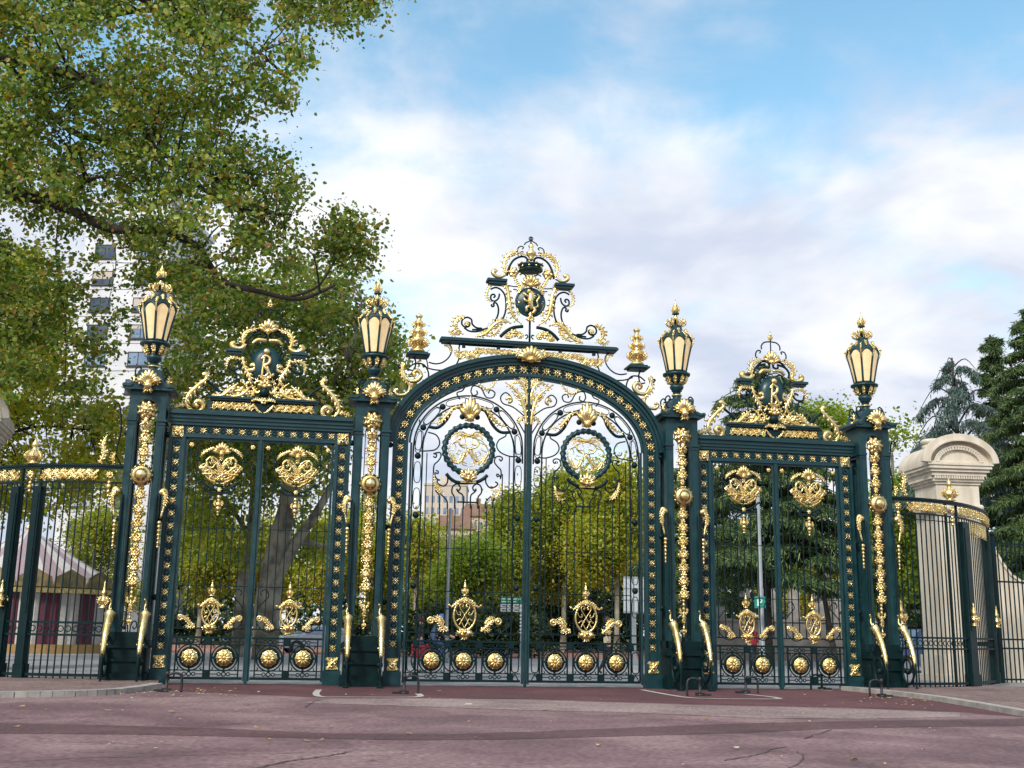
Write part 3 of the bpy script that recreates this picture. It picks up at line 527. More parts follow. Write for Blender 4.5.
# ------------------------------------------------------------------ side gates
def side_frame(s, label):
    root = thing('side_gateway', label, 'gateway', (s*8.11, 0, 0), 0., 'flanking gateways')
    b = MB()
    for q in (-1, 1):
        x = q*2.41; p = [(x, 0), (x, 7.05)]
        b.sweep(p, .13, .23, -.10, .10); b.sweep(p, -.23, -.14, -.098, .098); b.sweep(p, -.139, .129, -.025, .03); b.box(x-.26, x+.26, -.16, .16, 0, .42)
    b.box(-2.64, 2.64, -.1, .1, 7.051, 7.12); b.box(-2.64, 2.64, -.1, .1, 7.41, 7.5); b.box(-2.64, 2.64, -.026, .03, 7.121, 7.409)
    b.build('frame', PAINT, root)
    b = MB()
    for z0, z1, y in ((7.501, 7.6, .14), (7.601, 7.72, .18), (7.721, 7.80, .25), (7.801, 7.86, .21)): b.box(-2.70, 2.70, -y, y, z0, z1)
    b.build('cornice', PAINT, root)
    for q in (-1, 1):
        for i in range(16): put(P_ROS, 'rosette', root, (q*2.41, -.025, 1.05+i*.375), .76)
        put(P_SQ, 'square_rosette', root, (q*2.41, -.05, 7.2), .95); put(P_SQ, 'square_rosette', root, (q*2.41, -.06, .62))
    for i in range(12): put(P_ROS, 'rosette', root, (-2.06+i*4.12/11, -.025, 7.265), .76)
    d = MB()
    for q in (-1, 1):
        for i in range(16): d.ring(q*2.41, 1.24+i*.375, .06, .016, -.04, 10, 5)
    for i in range(11): d.ring(-1.87+i*4.12/11, 7.265, .055, .014, -.04, 10, 5)
    d.build('band_tracery', PAINTD, root)
    b = MB(); b.box(-1.62, 1.62, -.18, .18, 8.26, 8.32); b.box(-1.56, 1.56, -.12, .12, 8.2, 8.259); b.box(-1.58, 1.58, -.06, .06, 7.861, 7.9); b.box(-1.5, 1.5, .0, .04, 7.9, 8.2)
    for q in (-1, 1): b.box(q*1.5, q*1.6, -.08, .08, 7.9, 8.2); b.box(q*.72, q*1.2, -.18, .18, 9.71, 9.79); b.box(q*.74, q*1.14, -.13, .13, 9.64, 9.709)
    b.build('crest_shelf', PAINT, root)
    g = MB(); d = MB()
    for q in (-1, 1):
        strokes(SIDE, q, g, d)
        g.frieze(q*.30, q*1.48, 7.91, 8.19, -.04)
    d.prism([(-.24, 8.12), (.24, 8.12), (.0, 7.86)], -.14, -.05); g.leafy([(-.36, 8.2), (-.2, 8.26), (0, 8.2)], .14, -.16); g.leafy([(.36, 8.2), (.2, 8.26), (0, 8.2)], .14, -.16); g.rosette(0, 8.22, .13, -.18, 6)
    g.leafy([(-.3, 8.12), (-.14, 7.92), (0, 7.86)], .1, -.14); g.leafy([(.3, 8.12), (.14, 7.92), (0, 7.86)], .1, -.14)
    g.fan(0, 10.38, .56, .42, -.06, 7, .06, 1.2); g.rosette(0, 11.26, .1, 0, 5); g.lathe([(.02, 0), (.06, .05), (.03, .12), (.01, .2)], 8, 0, 0, cz=11.28)
    d.tube([(0, 10.7), (0, 11.3)], .022); d.ball(0, -.05, 8.5, .17); d.ball(0, -.03, 8.35, .1)
    g.leafy([(0, 8.62), (0, 8.75), (0, 8.9)], .3, -.1); g.fan(0, 8.66, .4, .26, -.1, 5, .05)
    g.build('gilt_foliage', GOLD, root); d.build('scrollwork', PAINTD, root)
    sh = MB(); n = 24
    ring = [(.46*math.cos(2*PI*i/n), 9.38+.55*math.sin(2*PI*i/n)) for i in range(n)]
    sh.add([(x, -.04, z) for x, z in ring]+[(x*.55, -.14, 9.38+(z-9.38)*.55) for x, z in ring]+[(x, .06, z) for x, z in ring],
           [(k, (k+1) % n, n+(k+1) % n, n+k) for k in range(n)]+[tuple(range(n, 2*n)), tuple(range(3*n-1, 2*n-1, -1))]+[(2*n+k, 2*n+(k+1) % n, (k+1) % n, k) for k in range(n)], True)
    so = sh.build('shield', PAINT, root)
    b = MB(); b.ball(0, -.17, 9.74, .11); b.tube([(-.14, 9.5), (-.05, 9.62), (.1, 9.55), (.08, 9.38), (-.05, 9.3), (.08, 9.12), (.0, 8.98), (-.12, 9.02)], .05, 6, 4, -.17, (.7, .6), mid=1.2)
    b.tube([(-.06, 9.6), (-.08, 9.3), (-.1, 9.0)], .04, 6, 4, -.16); b.tube([(.04, 9.3), (.12, 9.1), (.2, 9.0), (.24, 9.08)], .035, 6, 4, -.16)
    b.leafy([(-.2, 9.0), (0, 8.92), (.2, 9.0)], .14, -.15)
    b.build('monogram', GOLD, so)
    return root
side_frame(-1, 'flanking gateway between the two left piers, its gilt crest in front of tree foliage')
side_frame(1, 'flanking gateway between the two right piers, its gilt crest against the cloudy sky')
def side_leaf(s, q, label):
    root = thing('side_gate_leaf', label, 'gate leaf', (s*8.11+q*1.105, 0, 0), 0., 'low leaves of the flanking gates')
    d = MB()                                     # local x from -1.06 .. 1.06, meeting stile at -q*1.06
    d.box(-q*1.10, -q*1.015, -.05, .05, .1, 7.03); d.box(q*1.06, q*.99, -.04, .04, .1, 7.03); d.box(-1.05, 1.05, -.04, .04, 6.99, 7.04)
    if q > 0: d.box(-1.155, -1.065, -.09, .06, 0, 7.04)
    d.build('frame', PAINT, root)
    d = MB()
    for i in range(-4, 5):
        x = i*.225; top = 6.98 if abs(i) > 2 else (5.6 if abs(i) == 2 else 5.40)
        d.box(x-.015, x+.015, -.015, .015, 1.55, top)
        if abs(i) > 2: d.ring(x, 6.9, .03, .012, 0, 8, 4)
    d.box(-1.0, 1.0, -.013, .013, 2.74, 2.765); d.box(-.33, .33, -.06, .06, 5.42, 5.46); d.box(-1.0, 1.0, -.013, .013, 4.4, 4.42); d.box(-1.0, 1.0, -.013, .013, 6.6, 6.62)
    d.build('bar_panel', PAINTD, root)
    g = MB(); d = MB()
    for k in (-1, 1):
        for t, w, p in HEART:
            if t == 'd': d.tube([(x*k, z) for x, z in p], w, 6, 4)
            elif t == 'g': g.tube([(x*k, z) for x, z in p], w*.68, 6, 4, -.04, (.7, .7), mid=1.2)
            else: g.leafy([(x*k, z) for x, z in p], w, -.05)
        g.tube([(k*.58, 6.25), (k*.42, 6.02), (k*.2, 5.86), (k*.02, 5.84)], .03, 6, 4, -.06); g.tube([(k*.62, 6.12), (k*.4, 6.2), (k*.22, 6.02), (k*.3, 5.84), (k*.12, 5.74)], .026, 6, 4, -.07)
        g.tube([(-k*.1, 5.86), (k*.12, 6.0), (k*.34, 5.98), (k*.52, 5.98)], .026, 6, 4, -.08); g.leafy([(k*.36, 6.5), (k*.26, 6.42), (k*.3, 6.28)], .16, -.06)
        g.rosette(k*.88, 6.83, .085, -.04, 6)
    g.fan(0, 6.60, .52, .34, -.08, 9, .05, 1.35); g.ball(0, -.12, 6.58, .08); g.leafy([(0, 6.6), (0, 6.5), (0, 6.38)], .16, -.08)
    g.rosette(0, 5.53, .085, -.05, 6)
    for z, r in ((5.32, .07), (5.22, .05), (5.1, .1), (4.98, .085), (4.88, .05), (4.8, .035)): g.ball(0, -.02, z, r, 8, 6)
    for k in (-1, 1): g.leafy([(k*.04, 5.05), (k*.11, 5.1), (k*.09, 5.22)], .08, -.04)
    for k in (-1, 1): d.tube([(k*.33, 5.46), (k*.42, 5.55), (k*.38, 5.66), (k*.3, 5.6)], .018, 5, 4)
    g.build('gilt_heart', GOLD, root); d.build('scrollwork', PAINTD, root)
    d = MB(); lower_panel(d, [-.48, .48], -1.0, 1.0, .96)
    for k in (-1, 1): d.tube([(k*.3, 1.57), (k*.6, 1.48), (k*.88, 1.7), (k*.9, 2.1), (k*.72, 2.35), (k*.6, 2.5), (k*.7, 2.68), (k*.84, 2.6), (k*.8, 2.5)], .018, 5, 4)
    lp = d.build('lower_panel', PAINTD, root)
    g = MB()
    for k in (-1, 1): g.leafy([(k*.40, 1.55), (k*.55, 1.70), (k*.70, 1.85), (k*.80, 1.84)], .17, -.05); g.ball(k*.82, -.08, 1.85, .04); g.ring(k*.82, 1.85, .07, .028, -.06, 12, 6); g.leafy([(k*.42, 1.66), (k*.52, 1.58), (k*.66, 1.62)], .13, -.05)
    g.build('gilt_curl', GOLD, lp)
    for c in (-.48, .48): put(P_BOSS, 'boss', root, (c, -.03, .745), (.94, .58, .94))
    cartouche(root, 0, .235, .34, 1.98)
    return root
side_leaf(-1, -1, 'low iron gate leaf right beside the leftmost pier, gilt heart scrolls at its top')
side_leaf(-1, 1, 'low iron gate leaf in the left flanking gateway, on the side nearer the arch')
side_leaf(1, -1, 'low iron gate leaf in the right flanking gateway, on the side nearer the arch')
side_leaf(1, 1, 'low iron gate leaf right beside the rightmost pier, gilt heart scrolls at its top')

# ------------------------------------------------------------------ piers
def pier(label):
    root = thing('gate_pier', label, 'gate pier', (0, 0, 0), 0., 'iron gate piers topped by lanterns')
    b = MB()
    for sx in (-1, 1):
        for y0, y1 in ((-.45, -.19), (.19, .45)):
            b.box(sx*.285, sx*.52, y0, y1, 1.2, 7.47)
            b.box(sx*.33, sx*.475, y0-.02, y1+.02 if y1 > 0 else y1, 2.9, 7.2)
    b.build('body', PAINT, root)
    b = MB()
    arc = [(.285*math.cos(PI*i/12), 7.72+.34*math.sin(PI*i/12)) for i in range(13)]
    out = [(.52, 7.471), (.52, 8.3), (-.52, 8.3), (-.52, 7.471)]
    poly = [(.285, 7.471)]+out[:1]+out[1:3]+out[3:]+[(-.285, 7.471)]+arc[::-1]
    b.prism(poly, -.45, -.2); b.prism(poly, .2, .45)
    for sx in (-1, 1): b.box(sx*.3, sx*.52, -.199, .199, 7.472, 8.299)
    for sx in (-1, 1): b.box(sx*.28, sx*.56, -.49, .49, 7.40, 7.47); b.box(sx*.29, sx*.54, -.47, .47, 7.30, 7.34)
    b.build('head', PAINT, root)
    b = MB(); half = [(.545, 8.301), (.62, 8.305), (.70, 8.335), (.735, 8.385), (.72, 8.44), (.665, 8.455), (.60, 8.435), (.53, 8.445), (.46, 8.49), (.40, 8.57), (.36, 8.67), (.33, 8.80), (.28, 8.90)]
    b.prism([(x, z) for x, z in half]+[(-x, z) for x, z in half[::-1]], -.62, .62); b.box(-.27, .27, -.3, .3, 8.90, 8.96)
    b.prism([(x, z+.02) for x, z in half[2:9]]+[(x-.03, z-.06) for x, z in half[2:9]][::-1], -.66, -.621); b.prism([(-x, z+.02) for x, z in half[2:9]]+[(-x+.03, z-.06) for x, z in half[2:9]][::-1], -.66, -.621)
    b.build('cap', PAINT, root)
    g = MB()
    for y, m in ((-.70, 1), (.70, -1)):
        c = MB(); c.fan(0, 8.47, .62, .42, 0, 9, .06, 1.3); c.leafy([(0, 8.5), (0, 8.36), (0, 8.24)], .3, -.02); c.ball(0, -.05, 8.4, .13); c.leafy([(-.1, 8.55), (-.26, 8.5), (-.3, 8.64)], .16, -.02); c.leafy([(.1, 8.55), (.26, 8.5), (.3, 8.64)], .16, -.02)
        c.box(-.16, .16, 0, .12, 8.42, 8.72)
        c.map(lambda x, yy, z: (x*m, y+m*yy, z)); g.V, o = g.V+c.V, len(g.V); g.F += [tuple(i+o for i in f) for f in c.F]; g.S += c.S
    for sx in (-1, 1): g.ball(sx*.5, 0, 8.5, .08); g.leafy([(sx*.34, -.1, 8.55), (sx*.48, -.1, 8.62), (sx*.5, -.1, 8.8)], .2, 0)
    g.build('gilt_shell', GOLD, root)
    d = MB()
    for sx in (-1, 1):
        for y in (-.25, .25):
            d.tube([(sx*.3, y, 8.62), (sx*.42, y, 8.72), (sx*.46, y, 8.95), (sx*.36, y, 9.05), (sx*.3, y, 8.96), (sx*.36, y, 8.92)], .025, 5, 4)
    for sx in (-1, 1):
        for z in (7.1, 4.6, 2.4): d.ball(sx*.58, 0, z, .09); d.box(sx*.5, sx*.64, -.05, .05, z-.05, z+.05)
        d.box(sx*.27-.012, sx*.27+.012, -.02, .02, 2.2, 7.5)
    d.build('scrollwork', PAINTD, root)
    g = MB(); y = -.36
    z = 7.3; i = 0; random.seed(3)
    while z > 2.75:
        if abs(z-5.82) > .36:
            if i % 2: g.rosette(0, z, .14+.02*math.sin(i*2.1), y-.05, 5+i % 3, .75, i*.5)
            else:
                g.fan(0, z-.09, .26, .2, y-.03, 5, .04, 1.1); g.ball(0, y-.06, z-.06, .075, 8, 6)
                for sx in (-1, 1): g.leafy([(sx*.03, y-.05, z+.14), (sx*.13, y-.07, z+.06), (sx*.15, y-.02, z-.1)], .17, 0)
        i += 1; z -= .205
    for z in (2.62, 2.5, 2.38): g.ball(0, y, z, .07, 8, 6)
    g.box(-.03, .03, y+.01, y+.05, 2.3, 7.6)
    g.leafy([(0, y, 2.3), (0, y, 2.12), (0, y, 1.92)], .22, 0); g.leafy([(-.02, y, 2.2), (-.12, y, 2.28), (-.14, y, 2.4)], .12, 0); g.leafy([(.02, y, 2.2), (.12, y, 2.28), (.14, y, 2.4)], .12, 0)
    g.map(lambda a, b_, c: (a*.80, y+(b_-y)*.85, c)); candle(g, 0, 1.62, .34, y)
    g.build('gilt_garland', GOLD, root)
    g = MB(); g.rosette(0, 7.72, .33, -.47, 9, .36); g.rosette(0, 7.72, .24, -.54, 7, .42, .3); g.rosette(0, 7.72, .14, -.62, 6, .5)
    g.ball(0, -.6, 7.72, .1); g.leafy([(0, -.5, 7.5), (0, -.52, 7.36), (0, -.44, 7.2)], .26, 0)
    g.build('rosette', GOLD, root)
    g = MB(); g.lathe([(.30, 0), (.325, .05), (.26, .09), (.29, .13), (.22, .17), (.15, .19), (.17, .23), (.1, .29), (.02, .31)], 20); g.map(lambda x, yy, z: (x, -.42-z, 5.82+yy))
    for k in range(14):
        a = 2*PI*k/14; g.ball(.29*math.cos(a), -.5, 5.82+.29*math.sin(a), .035, 6, 4)
    g.build('boss', GOLD, root)
    b = MB(); b.box(-.56, .56, -.52, .52, 1.05, 1.2); b.box(-.6, .6, -.56, .56, .99, 1.049); b.box(-.54, .54, -.5, .5, .30, .989); b.box(-.5, .5, -.56, .56, .62, .70); b.box(-.62, .62, -.6, .6, 0, .30)
    b.box(-.52, .52, -.48, .48, 1.201, 1.42); b.build('plinth', PAINTD, root)
    d = MB()                                     # small scroll screen above the plinth
    for sx in (-1, 1): d.tube([(sx*.03, -.3, 1.42), (sx*.06, -.3, 1.65), (sx*.16, -.3, 1.72), (sx*.2, -.3, 1.58), (sx*.13, -.3, 1.5), (sx*.1, -.3, 1.58)], .018, 5, 4)
    for sx in (-1, 1): d.box(sx*.17-.012, sx*.17+.012, .2, .224, 1.42, 7.5)
    d.build('screen', PAINTD, root)
    for sx in (-1, 1):                           # scrolled console standing out in front
        d = MB(); x = sx*.47
        d.tube([(x, -.50, 5.25), (x, -.54, 4.6), (x, -.56, 3.4), (x, -.53, 2.5), (x, -.60, 2.08), (x, -.72, 1.93)], .05, 6, 5, 0, (.7, 1.1))
        d.tube([(x, -1.38, .95), (x, -1.43, .6), (x, -1.40, .2), (x, -1.42, .0)], .032, 6, 4)
        d.tube([(x, -.70, 1.85), (x, -.95, 1.52), (x, -1.26, 1.12), (x, -1.34, .7), (x, -1.15, .32), (x, -.85, .25), (x, -.65, .5), (x, -.68, .85), (x, -.9, 1.0), (x, -1.1, .85), (x, -1.08, .62), (x, -.92, .58)], .045, 6, 5, 0, (1, .7))
        d.tube([(x, -.56, 1.9), (x, -.72, 1.5), (x, -.64, 1.2), (x, -.52, 1.3)], .03, 6, 4); d.ball(x, -.93, .62, .1); d.box(x-.09, x+.09, -1.5, -1.34, 0, .05)
        d.box(x-.03, x+.03, -.66, -.5, .1, 1.0)
        co = d.build('console', PAINTD, root)
        g = MB()
        # horn swells outwards in the y,z plane
        n = 8; path = spline([np.array(p, float) for p in ((x, -.66, 2.06), (x, -.72, 1.95), (x, -.86, 1.83), (x, -1.05, 1.60), (x, -1.22, 1.31), (x, -1.35, .95), (x, -1.40, .66))], 4)
        rad = np.interp(np.linspace(0, 1, len(path)), [0, .14, .17, .22, .26, .32, .6, .85, 1], [.02, .03, .12, .15, .14, .10, .088, .06, .015])
        vv = []; ff = []
        for i2, p in enumerate(path):
            t = path[min(i2+1, len(path)-1)]-path[max(i2-1, 0)]; t /= np.linalg.norm(t); nrm = np.cross(t, (1, 0, 0))
            for k in range(n):
                a = 2*PI*k/n; rr = rad[i2]*(1+.12*math.cos(4*a)); vv.append(p+np.array([1., 0, 0])*rr*math.cos(a)+nrm*rr*math.sin(a))
        for i2 in range(len(path)-1):
            for k in range(n): ff.append((i2*n+k, i2*n+(k+1) % n, (i2+1)*n+(k+1) % n, (i2+1)*n+k))
        g.add(vv, ff, True)
        for kk in range(5):
            f = .2+.14*kk; pz = path[int(f*(len(path)-1))]; g.ball(pz[0], pz[1]+.05, pz[2]-.10, .055-.006*kk, 6, 4); g.ball(pz[0]-.07, pz[1]+.02, pz[2]-.05, .04, 6, 4); g.ball(pz[0]+.07, pz[1]+.02, pz[2]-.05, .04, 6, 4)
        g.tube([(x, -.70, 1.95), (x-.05, -.62, 2.08), (x-.02, -.58, 2.22), (x-.07, -.62, 2.33)], .028, 6, 4)
        g.build('gilt_horn', GOLD, co); g = MB()
        g.tube([(x+sx*.11, -.5, 5.35), (x+sx*.2, -.5, 5.42), (x+sx*.27, -.5, 5.3), (x+sx*.24, -.52, 5.0), (x+sx*.16, -.54, 4.6)], .055, 6, 4, 0, (1.2, .5)); g.ball(x+sx*.13, -.5, 5.34, .09); g.leafy([(x+sx*.14, -.54, 5.4), (x+sx*.26, -.56, 5.2), (x+sx*.24, -.56, 4.9)], .2, 0)
        g.build('gilt_curl', GOLD, co); g = MB()
        for kk in range(7): g.ball(x+sx*.14, -.53, 4.47-kk*.115, .068-.005*kk, 6, 5)
        g.box(x+sx*.14-.02, x+sx*.14+.02, -.53, -.5, 3.75, 4.5)
        g.build('gilt_drop', GOLD, co)
    return root
p0 = pier('leftmost iron gate pier, joined to the left curved railing')
p0.location = (-11.378, 0, 0)
dup(p0, (-4.851, 0, 0), 'iron gate pier just left of the central arch'); dup(p0, (4.851, 0, 0), 'iron gate pier just right of the central arch')
dup(p0, (11.378, 0, 0), 'rightmost iron gate pier, joined to the right curved railing')

# ------------------------------------------------------------------ lanterns
GLASSL, nt, bb, oo = new_mat('opal_lamp_glass')
bb.inputs['Base Color'].default_value = (.80, .70, .50, 1); bb.inputs['Roughness'].default_value = .14
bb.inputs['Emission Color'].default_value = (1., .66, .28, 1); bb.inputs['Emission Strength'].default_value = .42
_n = nt.nodes.new('ShaderNodeTexNoise'); _n.inputs['Scale'].default_value = 5; _tc = nt.nodes.new('ShaderNodeTexCoord'); nt.links.new(_tc.outputs['Object'], _n.inputs['Vector'])
_r = ramp(nt, _n.outputs['Fac'], [(.3, (.60, .46, .26)), (.7, (.76, .62, .40))]); nt.links.new(_r.outputs[0], bb.inputs['Base Color'])
def lantern(label):
    root = thing('lantern', label, 'lantern', (0, 0, 8.83), 0., 'lanterns on the gate piers')
    b = MB(); b.lathe([(.30, 0), (.3, .05), (.19, .1), (.15, .25), (.125, .55), (.13, .62), (.17, .64), (.17, .68), (.21, .72), (.23, .80), (.16, .84), (.18, .88)], 12)
    b.build('post', PAINT, root)
    g = MB(); g.ring(0, 0, .145, .03, 0, 16, 6); g.map(lambda x, y, z: (x, z, .5+y))
    for k in range(8):
        a = 2*PI*k/8; g.leafy([(.19*math.cos(a), .19*math.sin(a), .85), (.30*math.cos(a), .30*math.sin(a), 1.0), (.33*math.cos(a), .33*math.sin(a), 1.15)], .15, 0); g.ball(.27*math.cos(a), .27*math.sin(a), .93, .055, 6, 5)
    g.build('gilt_collar', GOLD, root)
    b = MB(); b.lathe([(.14, .88), (.24, .95), (.30, 1.06), (.31, 1.12), (.44, 1.15), (.45, 1.21), (.35, 1.23), (.33, 1.25)], 16)
    n = 8; r0, r1, z0, z1 = .305, .515, 1.25, 2.33
    V = lambda k, r, z: np.array((r*math.cos(2*PI*k/n), r*math.sin(2*PI*k/n), z))
    for k in range(n):
        b.tube([V(k, r0, z0), V(k, (r0+r1)/2, (z0+z1)/2), V(k, r1+.01, z1-.08)], .036, 6, 2)
        pa, pb = V(k, r1, z1-.1), V(k+1, r1, z1-.1); m = (pa+pb)/2
        b.tube([pa, pa*.75+pb*.25+np.array((0, 0, .12)), m+np.array((0, 0, .16)), pa*.25+pb*.75+np.array((0, 0, .12)), pb], .038, 6, 4)
        pa, pb = V(k, r0+.015, z0+.03), V(k+1, r0+.015, z0+.03); b.tube([pa, pb], .03, 6, 2)
    b.lathe([(.50, 2.40), (.45, 2.50), (.36, 2.56), (.26, 2.62), (.21, 2.70), (.19, 2.80), (.14, 2.84)], 8, smooth=False)
    b.lathe([(.05, 2.84), (.05, 3.2), (.12, 3.22), (.12, 3.25), (.05, 3.27)], 8)
    b.build('cage', PAINT, root)
    for k in range(n):
        pb = MB(); a0, a1 = V(k, r0, z0+.02), V(k+1, r0, z0+.02); c0, c1 = V(k, r1-.01, z1-.1), V(k+1, r1-.01, z1-.1)
        top = [c1*(1-u)+c0*u+np.array((0, 0, .14*math.sin(PI*u))) for u in (0, .2, .4, .6, .8, 1.)]
        o_ = [a0, a1]+top; nn = np.array((math.cos(2*PI*(k+.5)/n), math.sin(2*PI*(k+.5)/n), 0))*.012
        pb.add([p for p in o_]+[p-nn for p in o_], [tuple(range(8)), tuple(range(15, 7, -1))]+[(i, i+8, (i+1) % 8+8, (i+1) % 8) for i in range(8)])
        pb.build('glass_pane', GLASSL, root)
    g = MB()
    for k in range(n):
        a = 2*PI*k/n; cs, sn = math.cos(a), math.sin(a)
        g.tube([(.50*cs, .50*sn, 2.08), (.555*cs, .555*sn, 2.24), (.57*cs, .57*sn, 2.36)], .024, 5, 3); g.ball(.57*cs, .57*sn, 2.37, .042, 6, 5); g.leafy([(.55*cs, .55*sn, 2.36), (.46*cs, .46*sn, 2.48), (.33*cs, .33*sn, 2.58)], .10, 0)
        a += PI/8; cs, sn = math.cos(a), math.sin(a); g.leafy([(.45*cs, .45*sn, 2.48), (.38*cs, .38*sn, 2.58), (.36*cs, .36*sn, 2.67)], .13, 0)
        g.tube([(.16*cs, .16*sn, 2.80), (.31*cs, .31*sn, 2.86), (.34*cs, .34*sn, 2.98), (.27*cs, .27*sn, 3.03), (.23*cs, .23*sn, 2.95)], .021, 5, 4); g.ball(.32*cs, .32*sn, 2.9, .038, 6, 5); g.leafy([(.2*cs, .2*sn, 2.84), (.21*cs, .21*sn, 2.96), (.14*cs, .14*sn, 3.06)], .09, 0)
    g.build('gilt_crown', GOLD, root)
    g = MB(); g.lathe([(.04, 3.0), (.10, 3.06), (.06, 3.14), (.04, 3.2), (.04, 3.26), (.08, 3.29), (.105, 3.36), (.09, 3.44), (.06, 3.48), (.07, 3.51), (.045, 3.56), (.015, 3.64), (.005, 3.72)], 10); 
    for k in range(6):
        a = 2*PI*k/6; g.leafy([(.1*math.cos(a), .1*math.sin(a), 3.27), (.125*math.cos(a), .125*math.sin(a), 3.38), (.08*math.cos(a), .08*math.sin(a), 3.48)], .07, 0)
    g.ball(0, 0, 3.72, .018, 6, 4)
    g.build('finial', GOLD, root)
    return root
l0 = lantern('opal glass lantern on the leftmost pier, backed by tree foliage and the white tower')
l0.location = (-11.378, 0, 8.62)
for x, rz, t in ((-4.851, .18, 'opal glass lantern on the pier just left of the central arch'), (4.851, .3, 'opal glass lantern on the pier just right of the central arch, against the cloudy sky'), (11.378, .2, 'opal glass lantern on the rightmost pier, next to the stone pillar')):
    dup(l0, (x, 0, 8.62), t, rz)

# ------------------------------------------------------------------ curved railings
RP = [np.array(p, float) for p in ((11.93, .0), (12.6, .0), (13.3, .10), (14.3, .46), (15.5, 1.2), (16.9, 2.5), (18.15, 4.15))]
RQ = spline(RP, 10); RD = [0.]
for a_, b_ in zip(RQ, RQ[1:]): RD.append(RD[-1]+np.linalg.norm(b_-a_))
RL = RD[-1]
def rail_map(sg):
    def f(s, y, z):
        s2 = min(max(s, 0.), RL-.001); p = sample(RQ, RD, s2); q = sample(RQ, RD, min(RL, s2+.05)); r = sample(RQ, RD, max(0, s2-.05)); t = (q-r)/np.linalg.norm(q-r)
        e = s-s2; n = np.array([-t[1], t[0]])
        w = p+t*e+n*y; return (sg*w[0], w[1], z)
    return f
def s_of(x):
    i = min(range(len(RQ)), key=lambda k: abs(RQ[k][0]-x)); return RD[i]
def segbox(b, s0, s1, y0, y1, z0, z1, step=.3):
    n = max(1, int((s1-s0)/step))
    for i in range(n):
        a0, a1 = s0+(s1-s0)*i/n, s0+(s1-s0)*(i+1)/n
        v = [(x, y, z) for z in (z0, z1) for x, y in ((a0, y0), (a1, y0), (a1, y1), (a0, y1))]
        f = [(3, 2, 1, 0), (4, 5, 6, 7), (0, 1, 5, 4), (2, 3, 7, 6)]
        if i == 0: f.append((3, 0, 4, 7))
        if i == n-1: f.append((1, 2, 6, 5))
        b.add(v, f)
